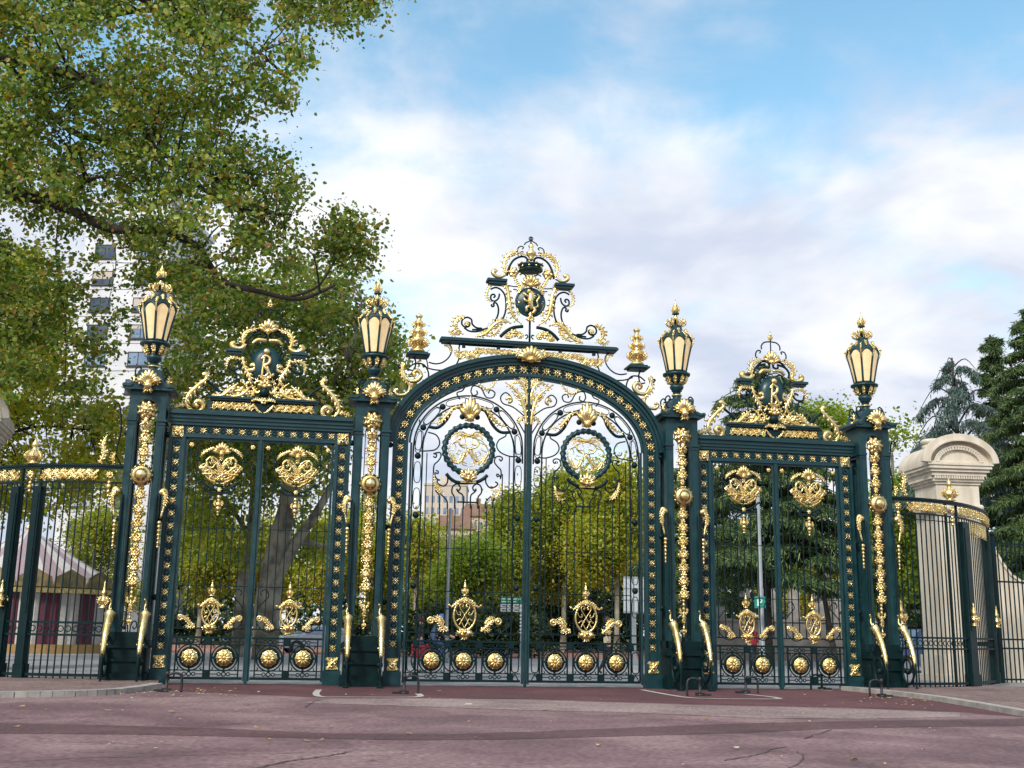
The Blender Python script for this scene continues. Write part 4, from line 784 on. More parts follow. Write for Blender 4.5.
def railing(sg, label):
    root = thing('curved_railing', label, 'railing', (0, 0, 0), 0., 'curved railings beside the gate')
    fm = rail_map(sg); Z = .12
    b = MB(); segbox(b, 0, RL, -.10, .10, 6.08, 6.14); segbox(b, 0, RL, -.07, .07, 6.02, 6.079)
    b.map(fm).build('top_rail', PAINTD, root)
    for z0, z1 in ((5.60, 5.65), (5.42, 5.44)): b = MB(); segbox(b, 0, RL, -.04, .04, z0, z1); b.map(fm).build('frieze_rail', PAINTD, root)
    b = MB(); segbox(b, 0, RL, -.05, .05, Z+.06, Z+.14); segbox(b, 0, RL, -.05, .05, 1.28, 1.34); segbox(b, 0, RL, -.05, .05, 1.62, 1.68)
    s = .3
    while s < RL:
        b.ring(s, 1.48, .08, .016, 0, 10, 5); s += .21
    b.map(fm).build('mid_band', PAINTD, root)
    b = MB(); s = .2
    while s < RL:
        b.box(s-.016, s+.016, -.016, .016, Z, 5.6); s += .205
    b.map(fm).build('bar_panel', PAINTD, root)
    pairs = (s_of(14.35), s_of(14.9))
    for s0 in pairs:
        b = MB(); b.box(s0-.03, s0+.03, -.04, .04, Z, 6.02); b.map(fm).build('post', PAINTD, root)
    for x, w in (((15.25, .25), (17.6, .25)) if sg > 0 else ((14.28, .12), (14.98, .14), (17.6, .25))):
        s0 = s_of(x); b = MB(); b.box(s0-w, s0+w, -.12, .12, Z, 5.5); b.box(s0-w-.04, s0+w+.04, -.15, .15, Z, .5); b.box(s0-w*.6, s0+w*.6, -.14, .14, 1.9, 5.3); b.map(fm).build('pilaster', PAINTD, root)
    sm = sum(pairs)/2
    for s0, s1 in ((.75, pairs[0]-.1), (pairs[1]+.1, s_of(15.25)-.05), (s_of(15.25)+.05, RL-.1)):
        g = MB(); g.frieze(s0, s1, 5.67, 6.01, -.06); g.map(fm).build('gilt_frieze', GOLD, root)
    g = MB()
    for s0 in (.38, sm): g.rosette(s0, 5.84, .14, -.06, 8, .5)
    for s0 in (.38,):
        for z, r in ((5.62, .07), (5.5, .1), (5.36, .07), (5.24, .05)): g.ball(s0, -.04, z, r)
    for z, r in ((5.6, .06), (5.48, .08), (5.36, .06)): g.ball(sm, -.04, z, r)
    s0 = s_of(15.6)
    while s0 < s_of(17.3): g.leafy([(s0, 5.58), (s0, 5.35), (s0, 5.08)], .13, -.04); s0 += .21
    g.map(fm).build('gilt_drop', GOLD, root)
    for s0 in (.22, s_of(15.25 if sg > 0 else 14.98), s_of(17.6)):
        g = MB(); candle(g, s0, 2.05, .78, -.17); g.map(fm).build('candle_finial', GOLD, root)
    g = MB(); g.lathe([(.1, 0), (.2, .03), (.1, .08), (.16, .14), (.22, .22), (.2, .32), (.1, .42), (.06, .5), (.1, .56), (.09, .62), (.04, .70), (.01, .8)], 10, sm, 0, cz=6.14)
    for k in range(6):
        a = 2*PI*k/6; g.leafy([(sm+.12*math.cos(a), .12*math.sin(a), 6.25), (sm+.24*math.cos(a), .24*math.sin(a), 6.38), (sm+.14*math.cos(a), .14*math.sin(a), 6.55)], .12, 0)
    g.map(fm).build('urn_finial', GOLD, root)
    d = MB(); d.tube([(.1, 0, 6.14), (.28, 0, 6.5), (.2, 0, 7.2), (.3, 0, 7.9), (.42, 0, 7.95), (.44, 0, 7.8)], .025, 5, 4); d.map(fm).build('scroll_brace', PAINTD, root)
    g = MB(); g.leafy([(.72, -.02, 6.16), (.60, -.02, 6.45), (.66, -.02, 6.75), (.56, -.02, 7.0)], .26, 0); g.leafy([(.3, -.02, 6.16), (.36, -.02, 6.35), (.3, -.02, 6.5)], .18, 0); g.map(fm).build('gilt_curl', GOLD, root)
    return root
railing(-1, 'curved iron railing left of the gate, in front of the carousel')
railing(1, 'curved iron railing right of the gate, in front of the stone pillar')
SUN_E = 3.0
CLOUD_OFF = (3.1, 4.2, 0)
CLOUD_D = (6.6, 7.3, 8.9); CLOUD_L = (10.6, 10.7, 10.9); SKY_GAIN = (2.3, 2.9, 2.6)
# ------------------------------------------------------------------ camera, sky, sun
cam = bpy.data.cameras.new('camera'); co = bpy.data.objects.new('camera', cam); C.objects.link(co); scene.camera = co
cam.sensor_width = 36; cam.lens = CF*36/1024; cam.clip_end = 5000; cam.clip_start = .1
M = Matrix(((AX[0], AY[0], -AF[0], CAM[0]), (AX[1], AY[1], -AF[1], CAM[1]), (AX[2], AY[2], -AF[2], CAM[2]), (0, 0, 0, 1))); co.matrix_world = M
SUN_EL, SUN_AZ = math.radians(38), math.radians(215)     # azimuth from +Y clockwise: behind the camera on its left
sd = np.array([math.sin(SUN_AZ)*math.cos(SUN_EL), math.cos(SUN_AZ)*math.cos(SUN_EL), math.sin(SUN_EL)])
su = bpy.data.lights.new('sun', 'SUN'); su.energy = SUN_E; su.angle = math.radians(10); su.color = (1., .94, .84)
so_ = bpy.data.objects.new('sun', su); C.objects.link(so_); so_.rotation_euler = Vector(sd).to_track_quat('Z', 'Y').to_euler()
w = bpy.data.worlds.new('World'); scene.world = w; w.use_nodes = True; nt = w.node_tree; nt.nodes.clear()
N = nt.nodes.new; Lk = nt.links.new
wo = N('ShaderNodeOutputWorld'); bg = N('ShaderNodeBackground'); Lk(bg.outputs[0], wo.inputs[0])
sky = N('ShaderNodeTexSky'); sky.sky_type = 'NISHITA'; sky.sun_disc = False; sky.sun_elevation = SUN_EL; sky.sun_rotation = SUN_AZ
bg.inputs['Strength'].default_value = .1
tc = N('ShaderNodeTexCoord'); sp = N('ShaderNodeSeparateXYZ'); Lk(tc.outputs['Generated'], sp.inputs[0])
def mth(op, a, b=None, clamp=False):
    n = N('ShaderNodeMath'); n.operation = op; n.use_clamp = clamp
    for i, v in enumerate((a, b)):
        if v is None: continue
        if isinstance(v, (int, float)): n.inputs[i].default_value = v
        else: Lk(v, n.inputs[i])
    return n.outputs[0]
zz = mth('ADD', mth('MAXIMUM', sp.outputs[2], 0.), .22)
cb = N('ShaderNodeCombineXYZ'); Lk(mth('DIVIDE', sp.outputs[0], zz), cb.inputs[0]); Lk(mth('DIVIDE', sp.outputs[1], zz), cb.inputs[1])
def cloudnoise(scale, detail, off, rough=.55, dist=.3):
    mp = N('ShaderNodeMapping'); mp.inputs['Location'].default_value = off; Lk(cb.outputs[0], mp.inputs[0])
    n = N('ShaderNodeTexNoise'); n.inputs['Scale'].default_value = scale; n.inputs['Detail'].default_value = detail; n.inputs['Roughness'].default_value = rough; n.inputs['Distortion'].default_value = dist
    Lk(mp.outputs[0], n.inputs['Vector']); return n.outputs['Fac']
n1 = cloudnoise(1.5, 7, CLOUD_OFF, .55); n2 = cloudnoise(1.3, 5, (7.3, 2.1, 0), .5); n3 = cloudnoise(3.5, 6, (1.3, 9.1, 0), .5)
n4 = cloudnoise(4.2, 7, (5.5, .7, 0), .6)
def smooth(v, a, b):
    m = N('ShaderNodeMapRange'); m.interpolation_type = 'SMOOTHSTEP'; m.inputs['From Min'].default_value = a; m.inputs['From Max'].default_value = b; Lk(v, m.inputs['Value']); return m.outputs[0]
gap = smooth(sp.outputs[2], .34, .47)                      # blue holes open towards the zenith side of the picture
gap2 = smooth(sp.outputs[2], .60, .75)
cov = smooth(mth('SUBTRACT', mth('ADD', mth('MULTIPLY', n1, .72), mth('MULTIPLY', n4, .28)), mth('MULTIPLY', mth('SUBTRACT', gap, gap2), .145)), .30, .50)
shade = smooth(mth('ADD', mth('MULTIPLY', n2, .6), mth('MULTIPLY', n3, .4)), .39, .58)
cm = N('ShaderNodeMix'); cm.data_type = 'RGBA'; Lk(shade, cm.inputs['Factor'])
cm.inputs[6].default_value = (*CLOUD_D, 1); cm.inputs[7].default_value = (*CLOUD_L, 1)
sk = N('ShaderNodeMix'); sk.data_type = 'RGBA'; sk.blend_type = 'MULTIPLY'; sk.inputs['Factor'].default_value = 1.; Lk(sky.outputs[0], sk.inputs[6]); sk.inputs[7].default_value = (*SKY_GAIN, 1)
fm_ = N('ShaderNodeMix'); fm_.data_type = 'RGBA'; Lk(cov, fm_.inputs['Factor']); Lk(sk.outputs[2], fm_.inputs[6]); Lk(cm.outputs[2], fm_.inputs[7])
Lk(fm_.outputs[2], bg.inputs['Color'])
vs = scene.view_settings; vs.view_transform = 'Standard'; vs.look = 'None'; vs.exposure = 0; vs.gamma = 1; vs.use_curve_mapping = False
scene.render.engine = 'CYCLES'; scene.cycles.max_bounces = 6; scene.cycles.transparent_max_bounces = 8; scene.cycles.use_denoising = True

# ------------------------------------------------------------------ ground
def asphalt(name, c1, c2, c3, blotch=.35, speck=1.):
    m, nt, b, o = new_mat(name); tc = nt.nodes.new('ShaderNodeTexCoord')
    def nz(s, d, dist=0):
        n = nt.nodes.new('ShaderNodeTexNoise'); n.inputs['Scale'].default_value = s; n.inputs['Detail'].default_value = d; n.inputs['Distortion'].default_value = dist
        nt.links.new(tc.outputs['Object'], n.inputs['Vector']); return n.outputs['Fac']
    r = ramp(nt, nz(blotch, 6, .6), [(.36, c1), (.5, c2), (.64, c3)])
    g = ramp(nt, nz(11., 9), [(.34, (.62,)*3), (.66, (1.36,)*3)])
    st = ramp(nt, nz(1.3, 8, 1.2), [(.36, (.72, .70, .70)), (.5, (1, 1, 1))])
    mu = nt.nodes.new('ShaderNodeMix'); mu.data_type = 'RGBA'; mu.blend_type = 'MULTIPLY'; mu.inputs['Factor'].default_value = speck; nt.links.new(r.outputs[0], mu.inputs[6]); nt.links.new(g.outputs[0], mu.inputs[7])
    m2 = nt.nodes.new('ShaderNodeMix'); m2.data_type = 'RGBA'; m2.blend_type = 'MULTIPLY'; m2.inputs['Factor'].default_value = .8; nt.links.new(mu.outputs[2], m2.inputs[6]); nt.links.new(st.outputs[0], m2.inputs[7])
    nt.links.new(m2.outputs[2], b.inputs['Base Color']); b.inputs['Roughness'].default_value = .82
    bp = nt.nodes.new('ShaderNodeBump'); bp.inputs['Strength'].default_value = .5; bp.inputs['Distance'].default_value = .01; nt.links.new(nz(60., 3), bp.inputs['Height']); nt.links.new(bp.outputs[0], b.inputs['Normal'])
    return m
A_PINK = asphalt('rosy_asphalt', (.128, .070, .078), (.186, .108, .115), (.26, .165, .165))
A_RED = asphalt('red_asphalt', (.085, .030, .036), (.105, .036, .042), (.13, .05, .054))
A_BAND = asphalt('band_asphalt', (.080, .038, .043), (.100, .048, .052), (.125, .064, .066))
A_LIGHT = asphalt('worn_asphalt', (.22, .155, .15), (.27, .195, .185), (.31, .235, .22))
A_PAVE = asphalt('pavement_asphalt', (.15, .095, .09), (.19, .125, .115), (.23, .155, .14))
A_GREY = asphalt('grey_road', (.27, .265, .28), (.31, .305, .32), (.35, .345, .36), .2)
A_BRICK = asphalt('brick_path', (.30, .13, .10), (.36, .165, .125), (.42, .22, .17), .3)
KERBM = noisy('kerb_granite', (.28, .255, .24), (.42, .39, .36), 3., .85, 0., .3, 30.)
GRASSM = noisy('lawn', (.035, .06, .012), (.07, .10, .02), .8, .9, 0., .4, 6.)
def sheet(name, pts, z, mat, kind='structure'):
    b = MB(); b.add([(p[0], p[1], z) for p in pts], [tuple(range(len(pts)))]); o = b.build(name, mat); return tag(o, kind=kind)
def gpx(L, z=0.): return [tuple(ground(x, y, z)[:2]) for x, y in L]
sheet('ground', [(-900, -60), (900, -60), (900, 1200), (-900, 1200)], -.012, GRASSM)
sheet('forecourt', [(-80, -58), (80, -58), (80, 2.0), (-80, 2.0)], 0, A_PINK)
sheet('park_road', [(-90, 1.2), (110, 1.2), (110, 41), (-90, 41)], .004, A_GREY)
sheet('sill_strip', [(-10.9, .35), (10.9, .35), (10.9, 1.3), (-10.9, 1.3)], .010, KERBM)
sheet('brick_path', [(-100, 39), (130, 39), (130, 74), (-100, 74)], .008, A_BRICK)
red = gpx([(162, 690.5), (240, 694), (322, 697.5), (430, 698), (530, 698.8), (600, 701.5), (700, 704.5), (860, 708), (960, 712), (1024, 717)])+[(9.4, -9.), (10.45, -4.2), (10.5, .3), (-10.3, .3)]
sheet('red_forecourt_patch', red, .004, A_RED)
band = gpx([(-60, 722), (100, 725), (230, 729), (330, 733.5), (440, 734.5), (530, 732), (640, 727.5), (740, 723.5), (860, 721), (960, 719.5), (1080, 719)])+gpx([(1080, 725), (930, 727), (830, 729), (740, 733), (600, 737), (500, 740), (380, 740), (250, 737), (120, 734.5), (-60, 733)])
sheet('resurfaced_band', band, .004, A_BAND)
lt = gpx([(600, 702.5), (700, 705.5), (860, 709), (960, 713), (960, 717), (860, 719), (760, 718), (640, 713), (520, 710), (400, 706), (300, 703), (330, 699), (430, 699), (530, 699.8)])
sheet('worn_patch', lt, .005, A_LIGHT)
def strip(name, pts, w, z, mat, jit=.35):
    b = MB(); P = [np.array((p[0], p[1])) for p in pts]; Q = spline(P, 14); V = []; F = []
    r = random.Random(len(pts)*7+int(abs(pts[0][0])*10))
    off = 0.
    for i, q in enumerate(Q):
        t = Q[min(i+1, len(Q)-1)]-Q[max(i-1, 0)]; t /= np.linalg.norm(t)+1e-9; n = np.array([-t[1], t[0]]); off = off*.85+r.uniform(-1, 1)*jit*.2
        ww = w*(.75+r.random()*.5) if jit else w
        V += [(*(q+n*(off-ww/2)), z), (*(q+n*(off+ww/2)), z)]
    F = [(2*i, 2*i+1, 2*i+3, 2*i+2) for i in range(len(Q)-1)]; b.add(V, F); return tag(b.build(name, mat), kind='structure')
CRACK = noisy('crack_tar', (.05, .035, .036), (.10, .07, .07), 3., .9)
for L, wd in (([(0, 763), (70, 759), (130, 757), (220, 755), (310, 752.5), (420, 749)], .035), ([(250, 770), (290, 761), (330, 756), (350, 752)], .06), ([(780, 772), (800, 758), (795, 752)], .028),
              ([(725, 761), (755, 755), (775, 750), (786, 747)], .05), ([(590, 745), (660, 746), (735, 747)], .018), ([(805, 739), (822, 733), (833, 730)], .05), ([(320, 700), (310, 704), (305, 708)], .05),
              ([(200, 727), (260, 722), (330, 719), (400, 716)], .03), ([(560, 718), (640, 715), (700, 716)], .03), ([(900, 733), (960, 736), (1020, 741)], .04), ([(40, 742), (120, 744), (190, 749)], .03)):
    strip('ground_crack', gpx(L), wd*.62, .009, CRACK, .12)
def kerb(name, L, z1=.13, w=.28, z0=-.01, gap=1.3):
    P = [np.array(p) for p in gpx(L)]; Q = spline(P, 10); d = [0.]
    for a, b_ in zip(Q, Q[1:]): d.append(d[-1]+np.linalg.norm(b_-a))
    b = MB(); s = 0.
    while s < d[-1]-.2:
        e = min(d[-1], s+gap-.02); n = 5
        for i in range(n):
            a0, a1 = sample(Q, d, s+(e-s)*i/n), sample(Q, d, s+(e-s)*(i+1)/n); t = (a1-a0)/np.linalg.norm(a1-a0); nn = np.array([-t[1], t[0]])*w/2
            v = [(*p, z) for z in (z0, z1) for p in (a0-nn, a1-nn, a1+nn, a0+nn)]
            f = [(4, 5, 6, 7), (0, 1, 5, 4), (2, 3, 7, 6)]
            if i == 0: f.append((3, 0, 4, 7))
            if i == n-1: f.append((1, 2, 6, 5))
            b.add(v, f)
        s += gap
    return tag(b.build(name, KERBM), kind='structure'), Q
kl, QL = kerb('kerb', [(-120, 698.5), (0, 697.5), (60, 696.5), (110, 694.5), (140, 691), (157, 688)])
pl_ = [tuple(q) for q in QL]+[(-10.6, 1.2), (-40, 1.2), (-40, -6.)]
b = MB(); b.slab(pl_, -.01, .12); tag(b.build('pavement', A_PAVE), kind='structure')
kr, QR = kerb('kerb', [(845, 690.5), (880, 694), (920, 698.5), (960, 704.5), (1024, 716), (1120, 735)])
pr_ = [tuple(q) for q in QR][::-1]+[(10.6, 1.2), (40, 1.2), (40, -16.)]
b = MB(); b.slab(pr_, -.01, .12); tag(b.build('pavement', A_PAVE), kind='structure')
PALE = noisy('pale_stone_edging', (.36, .32, .30), (.52, .47, .44), 3., .85)
for L in ([(319, 690), (316, 694), (322, 697), (350, 697.3), (415, 697.3), (418, 694)], [(642, 690), (660, 693.5), (688, 697.8), (720, 699), (760, 699.3), (779, 699), (770, 697), (745, 694.5)], [(790, 687.5), (812, 689.5), (832, 691)]):
    strip('stone_edging', gpx(L), .17, .011, PALE, 0)
# fallen leaves
LIT = leaf_mat('fallen_leaf', [(0., (.26, .14, .07)), (.4, (.42, .29, .14)), (.8, (.56, .46, .26)), (1., (.60, .55, .42))], .1)
rs = random.Random(5); b = MB()
for i in range(210):
    px, py = rs.uniform(-20, 1044), rs.choice((rs.uniform(690, 768), rs.uniform(688, 715)))
    if i < 60: px, py = rs.uniform(120, 240), rs.uniform(689, 697)
    if 60 <= i < 110: px, py = rs.uniform(860, 960), rs.uniform(693, 706)
    p = ground(px, py); s = rs.uniform(.022, .06)*(1.5 if rs.random() < .12 else 1); a = rs.uniform(0, 6.28); n = 7
    b.add([(p[0]+s*(1 if k % 2 else .62)*math.cos(a+2*PI*k/n)*1.2, p[1]+s*(1 if k % 2 else .62)*math.sin(a+2*PI*k/n), .014+(.13 if px < 150 and py < 690 else 0)+rs.uniform(0, .03)) for k in range(n)], [tuple(range(n))])
tag(b.build('fallen_leaves', LIT), kind='stuff')

# ------------------------------------------------------------------ gate stops in front of the gate
def gate_stop(p, label, arm):
    r = thing('gate_stop', label, 'gate stop', (p[0], p[1], 0), 0., 'iron gate stops in the forecourt')
    b = MB(); b.lathe([(.09, 0), (.09, .04), (.04, .06), (.035, .40), (.05, .42), (.05, .47), (.02, .50)], 10); b.build('post', DARK, r)
    b = MB(); b.tube([(0, 0, .40), (arm*.16, 0, .46), (arm*.32, 0, .42), (arm*.36, 0, .28), (arm*.36, 0, 0)], .032, 6, 5); b.build('hook', DARK, r)
    b = MB(); b.box(-.3 if arm > 0 else 0.1, -.1 if arm > 0 else .3, -.06, .06, .0, .06); b.box(-.12, .12, -.04, .04, .0, .09); b.build('base_plate', DARK, r); return r
for (x, y), a, t in (((404, 694), 1, 'iron gate stop on the pale edging right of the central arch left jamb'), ((166, 692), 1, 'iron gate stop at the tip of the left pavement kerb'), ((746, 693.5), 1, 'iron gate stop inside the pale edging before the right flanking gate'),
                     ((700, 696), -1, 'iron gate stop in front of the pier just right of the arch'), ((882, 697), -1, 'iron gate stop by the right kerb under the rightmost pier'), ((822, 690), -1, 'iron gate stop at the foot of the rightmost low gate leaf')):
    gate_stop(ground(x, y), t, a)

# ------------------------------------------------------------------ stone pillars
def stone_pillar(cx, cy, rz, label):
    root = thing('stone_pillar', label, 'stone pillar', (cx, cy, 0), rz, 'stone pillars with arched caps')
    hx, hy = .90, .95
    b = MB(); b.box(-hx, hx, -hy, hy, 1.0, 7.72); b.box(-hx-.12, hx+.12, -hy-.12, hy+.12, .25, .999); b.box(-hx-.2, hx+.2, -hy-.2, hy+.2, 0, .249); b.box(-hx-.04, hx+.04, -hy-.04, hy+.04, 1.001, 1.2)
    b.box(-.6, .6, -hy-.035, -hy-.001, 6.6, 7.6); b.build('shaft', STONE, root)
    b = MB()
    for z0, z1, e in ((7.721, 7.83, .06), (7.831, 7.92, .14), (8.05, 8.2, .24), (8.201, 8.32, .33), (8.321, 8.45, .41), (8.451, 8.55, .46)): b.box(-hx-e, hx+e, -hy-e, hy+e, z0, z1)
    b.box(-hx-.14, hx+.14, -hy-.14, hy+.14, 7.921, 8.049)
    for i in range(21):
        u = -1.0+i*.10; b.box(u-.032, u+.032, -hy-.23, -hy-.141, 7.93, 8.04)
        for sx in (-1, 1): b.box(sx*(hx+.141), sx*(hx+.23), u-.032, u+.032, 7.93, 8.04)
    b.build('cornice', STONE, root)
    b = MB(); n = 24; R = hx+.46; H = .94
    arc = [(R*math.cos(PI*i/n), 8.551+H*math.sin(PI*i/n)) for i in range(n+1)]
    b.prism(arc[::-1], -hy-.2, hy+.45)
    b.sweep(arc, -.24, .0, -hy-.46, -hy-.201); b.sweep(arc, .001, .06, -hy-.52, -hy-.19); b.sweep([(x*.76, 8.551+(z-8.551)*.74) for x, z in arc], -.03, .03, -hy-.34, -hy-.201)
    for i in range(1, 24):
        a = PI*i/24; x, z = R*.68*math.cos(a), 8.56+H*.66*math.sin(a); c, s = math.cos(a), math.sin(a)
        b.prism([(x+dx*c-dz*s, z+dx*s+dz*c) for dx, dz in ((-.08, -.04), (.08, -.04), (.08, .04), (-.08, .04))], -hy-.33, -hy-.202)
    b.box(-1.2, 1.2, -hy-.3, -hy-.201, 8.56, 8.64)
    b.build('arched_cap', STONE, root)
    b = MB(); b.lathe([(.42, 9.40), (.44, 9.52), (.36, 9.56), (.36, 9.60), (.48, 9.64), (.49, 9.72), (.40, 9.79), (.05, 9.82)], 20, -.2, .55); b.build('knob', STONE, root)
    b = MB(); b.tube([(-hx-.1, -.9, 6.7), (-hx-.14, -.3, 6.85), (-hx-.1, .2, 6.7), (-hx-.14, .7, 6.85)], .16, 8, 5); b.tube([(-hx-.05, -hy-.05, 6.75), (-.5, -hy-.12, 6.75), (0, -hy-.1, 6.6), (.5, -hy-.12, 6.75), (hx+.05, -hy-.05, 6.8)], .13, 8, 5)
    b.build('carved_garland', STONE, root)
    return root
stone_pillar(19.15, 8.3, -.08, 'pale stone pillar with an arched dentilled cap beyond the right curved railing')
stone_pillar(-18.75, 8.3, .08, 'pale stone pillar at the left picture edge, only a corner of its cap in view')
# wing wall and side fence beyond the right pillar
b = MB(); x0, x1 = 0., 2.3
top = [(x0, 5.0)]+[(x0+.75+1.0*(1-math.cos(a)) - .0, 3.65+1.0*(1-math.sin(a))+.0) for a in [PI/2*i/8 for i in range(9)]]
prof = [(0, 0), (0, 5.6), (.2, 5.5), (.45, 5.1), (.7, 4.6), (1.0, 4.15), (1.35, 3.9), (1.7, 3.82), (1.7, 0)]
b.prism(prof, -.3, .3); b.sweep(prof[1:-1][::-1], -.09, .0, -.38, .38)
ww = b.build('wing_wall', STONE); ww.location = (20.3, 8.0, 0); ww.rotation_euler = (0, 0, -.30); tag(ww, 'low stone wall with swept curved coping right of the stone pillar', 'wall')
CORR = noisy('white_sheeting', (.62, .60, .70), (.72, .71, .80), 3., .6)
b = MB()
for i in range(44): b.box(i*.11, i*.11+.07, -.03, .03, 1.3, 3.6)
b.box(0, 4.9, .031, .05, 1.25, 3.65); b.box(0, 4.9, -.05, .05, 3.651, 3.75)
hd = b.build('site_screen', CORR); hd.location = (22.6, 9.4, 0); hd.rotation_euler = (0, 0, -.3); tag(hd, 'white ribbed screen behind the far right fence', 'screen')
fr = thing('side_fence', 'plain dark iron fence at the far right beyond the curved railing', 'fence', (18.45, 4.3, 0), .12)
b = MB()
for i in range(28): b.box(.2+i*.2-.018, .2+i*.2+.018, -.018, .018, .12, 5.25)
b.build('bar_panel', PAINTD, fr); b = MB()
for z in (.2, 1.3, 1.62, 3.7, 5.1): b.box(0, 5.8, -.035, .035, z, z+.06)
b.build('rails', PAINTD, fr)
for x in (0, 2.9, 5.8): b = MB(); b.box(x-.07, x+.07, -.07, .07, .1, 5.4); b.ball(x, 0, 5.48, .1); b.build('post', PAINTD, fr)

GLASSP = noisy('curtained_glass', (.30, .33, .38), (.42, .44, .48), .5, .2); GLASSK = noisy('dark_glass', (.03, .045, .07), (.08, .11, .17), .4, .1)
# ------------------------------------------------------------------ buildings
def tower(px0, px1, depth, ztop, label, wallm, fl=2.85, wn=9, rz=0., seed=1, ww=1.7, wh=1.35, name='apartment_tower'):
    p0, p1 = at(px0, 600, depth), at(px1, 600, depth); L = np.linalg.norm((p1-p0)[:2]); a = math.atan2(p1[1]-p0[1], p1[0]-p0[0])+rz
    root = thing(name, label, 'apartment block', (p0[0], p0[1], 0), a)
    b = MB(); b.box(0, L, 0, 12, 0, ztop); 
    nf = int((ztop-1.5)/fl)
    for k in range(nf): b.box(-.06, L+.06, -.08, .0-.001, 1.0+k*fl, 1.22+k*fl)
    b.box(-.25, L+.25, -.3, 12.3, ztop+.001, ztop+.5)
    b.build('wall', wallm, root); r = random.Random(seed)
    pitch = L/wn; count = 0
    for k in range(nf-1, -1, -1):
        for i in range(wn):
            if count >= 96: break
            x = (i+.5)*pitch; z = 1.55+k*fl; count += 1
            f = MB(); f.box(x-ww/2-.2, x+ww/2+.2, -.26, .02, z-.2, z-.081); f.box(x-ww/2-.08, x+ww/2+.08, -.10, .02, z-.08, z); f.box(x-ww/2-.08, x+ww/2+.08, -.10, .02, z+wh, z+wh+.08)
            for xx in (x-ww/2-.08, x-.03, x+ww/2): f.box(xx, xx+(.08 if xx != x-.03 else .06), -.10, .02, z+.001, z+wh-.001)
            fo = f.build('window', DARK, root); g = MB(); g.box(x-ww/2, x+ww/2, -.06, -.045, z, z+wh); g.build('pane', r.choice((GLASSD, GLASSD, GLASSP, GLASSK)), fo)
            if r.random() < .3:
                g = MB(); g.box(x-ww/2, x+ww/2, -.075, -.061, z+wh*r.uniform(.3, .75), z+wh); g.build('blind', BEIGEW, fo)
    return root
tower(48, 141, 105, 43., 'tall white apartment tower showing through the plane tree on the left', WHITEW, 2.75, 2, -.06, 3, 1.9, 1.25)
hillz = 0
def block(px0, px1, depth, zb, zt, label, wallm, fl, wn, roof, name, cat, seed=1):
    p0, p1 = at(px0, 500, depth), at(px1, 500, depth); L = np.linalg.norm((p1-p0)[:2]); a = math.atan2(p1[1]-p0[1], p1[0]-p0[0])
    root = thing(name, label, cat, (p0[0], p0[1], zb), a); H = zt-zb
    b = MB(); b.box(0, L, 0, 14, 0, H); b.build('wall', wallm, root)
    b = MB()
    if roof: b.prism([(-.5, H+.001), (L+.5, H+.001), (L-1., H+3.), (1., H+3.)], -.6, 14.6); b.box(L*.3, L*.3+1.2, 5, 6.2, H+2, H+5); b.box(L*.75, L*.75+1.2, 5, 6.2, H+2, H+5)
    else: b.box(-.2, L+.2, -.2, 14.2, H+.001, H+.6); b.box(L*.35, L*.6, 4, 9, H+.6, H+3)
    b.build('roof', ROOFM if roof else wallm, root)
    nf = int(H/fl); c = 0
    for k in range(nf-1, -1, -1):
        for i in range(wn):
            if c > 90: break
            x = (i+.5)*L/wn; z = k*fl+.9; c += 1; w2 = L/wn*.26
            g = MB(); g.box(x-w2, x+w2, -.08, .02, z, z+fl*.55); g.build('window', GLASSD, root)
    return root
block(424, 466, 300, 0, 39.5, 'distant beige apartment block with rows of windows seen through the central gate', BEIGEW, 3.1, 7, False, 'apartment_block', 'apartment block')
block(462, 506, 280, 0, 29.5, 'distant long pink house with a red tiled roof seen through the central gate', PINKW, 3.6, 8, True, 'tenement_house', 'house')
block(436, 474, 260, 0, 24.5, 'distant low salmon house under the beige apartment block', PINKW, 3.4, 6, True, 'tenement_house', 'house')

# ------------------------------------------------------------------ carousel
CREAM = plain('cream_canvas', (.52, .49, .48)); MAUVE = plain('mauve_canvas', (.33, .24, .27)); WINE = plain('wine_curtain', (.10, .02, .045)); OCRE = plain('ochre_board', (.40, .25, .10)); GREENB = noisy('painted_scene', (.10, .11, .06), (.36, .25, .12), 2.2, .6)
cp = at(18, 640, 66); cp[2] = 0; R = 5.7
ca = thing('carousel', 'round fairground carousel with a striped canopy and wine red curtains behind the left railing', 'carousel', (cp[0], cp[1], 0))
n = 28; zE, zA = 3.6, 7.1
def cone(sel):
    b = MB()
    for k in range(n):
        if k % 2 != sel: continue
        a0, a1 = 2*PI*k/n, 2*PI*(k+1)/n; P = lambda a, r, z: (r*math.cos(a), r*math.sin(a), z)
        b.add([P(a0, R+.3, zE), P(a1, R+.3, zE), P(a1, 2.6, zE+2.0), P(a0, 2.6, zE+2.0), P(a1, .15, zA), P(a0, .15, zA)], [(0, 1, 2, 3), (3, 2, 4, 5)])
    return b
cn = cone(0).build('canopy', CREAM, ca); cone(1).build('canopy_stripes', MAUVE, cn)
b = MB(); b.lathe([(R+.25, zE-.05), (R+.35, zE-.05), (R+.35, zE-.32), (R+.25, zE-.32)], 40, smooth=False); b.build('gilt_cornice', GOLD, ca)
b = MB()
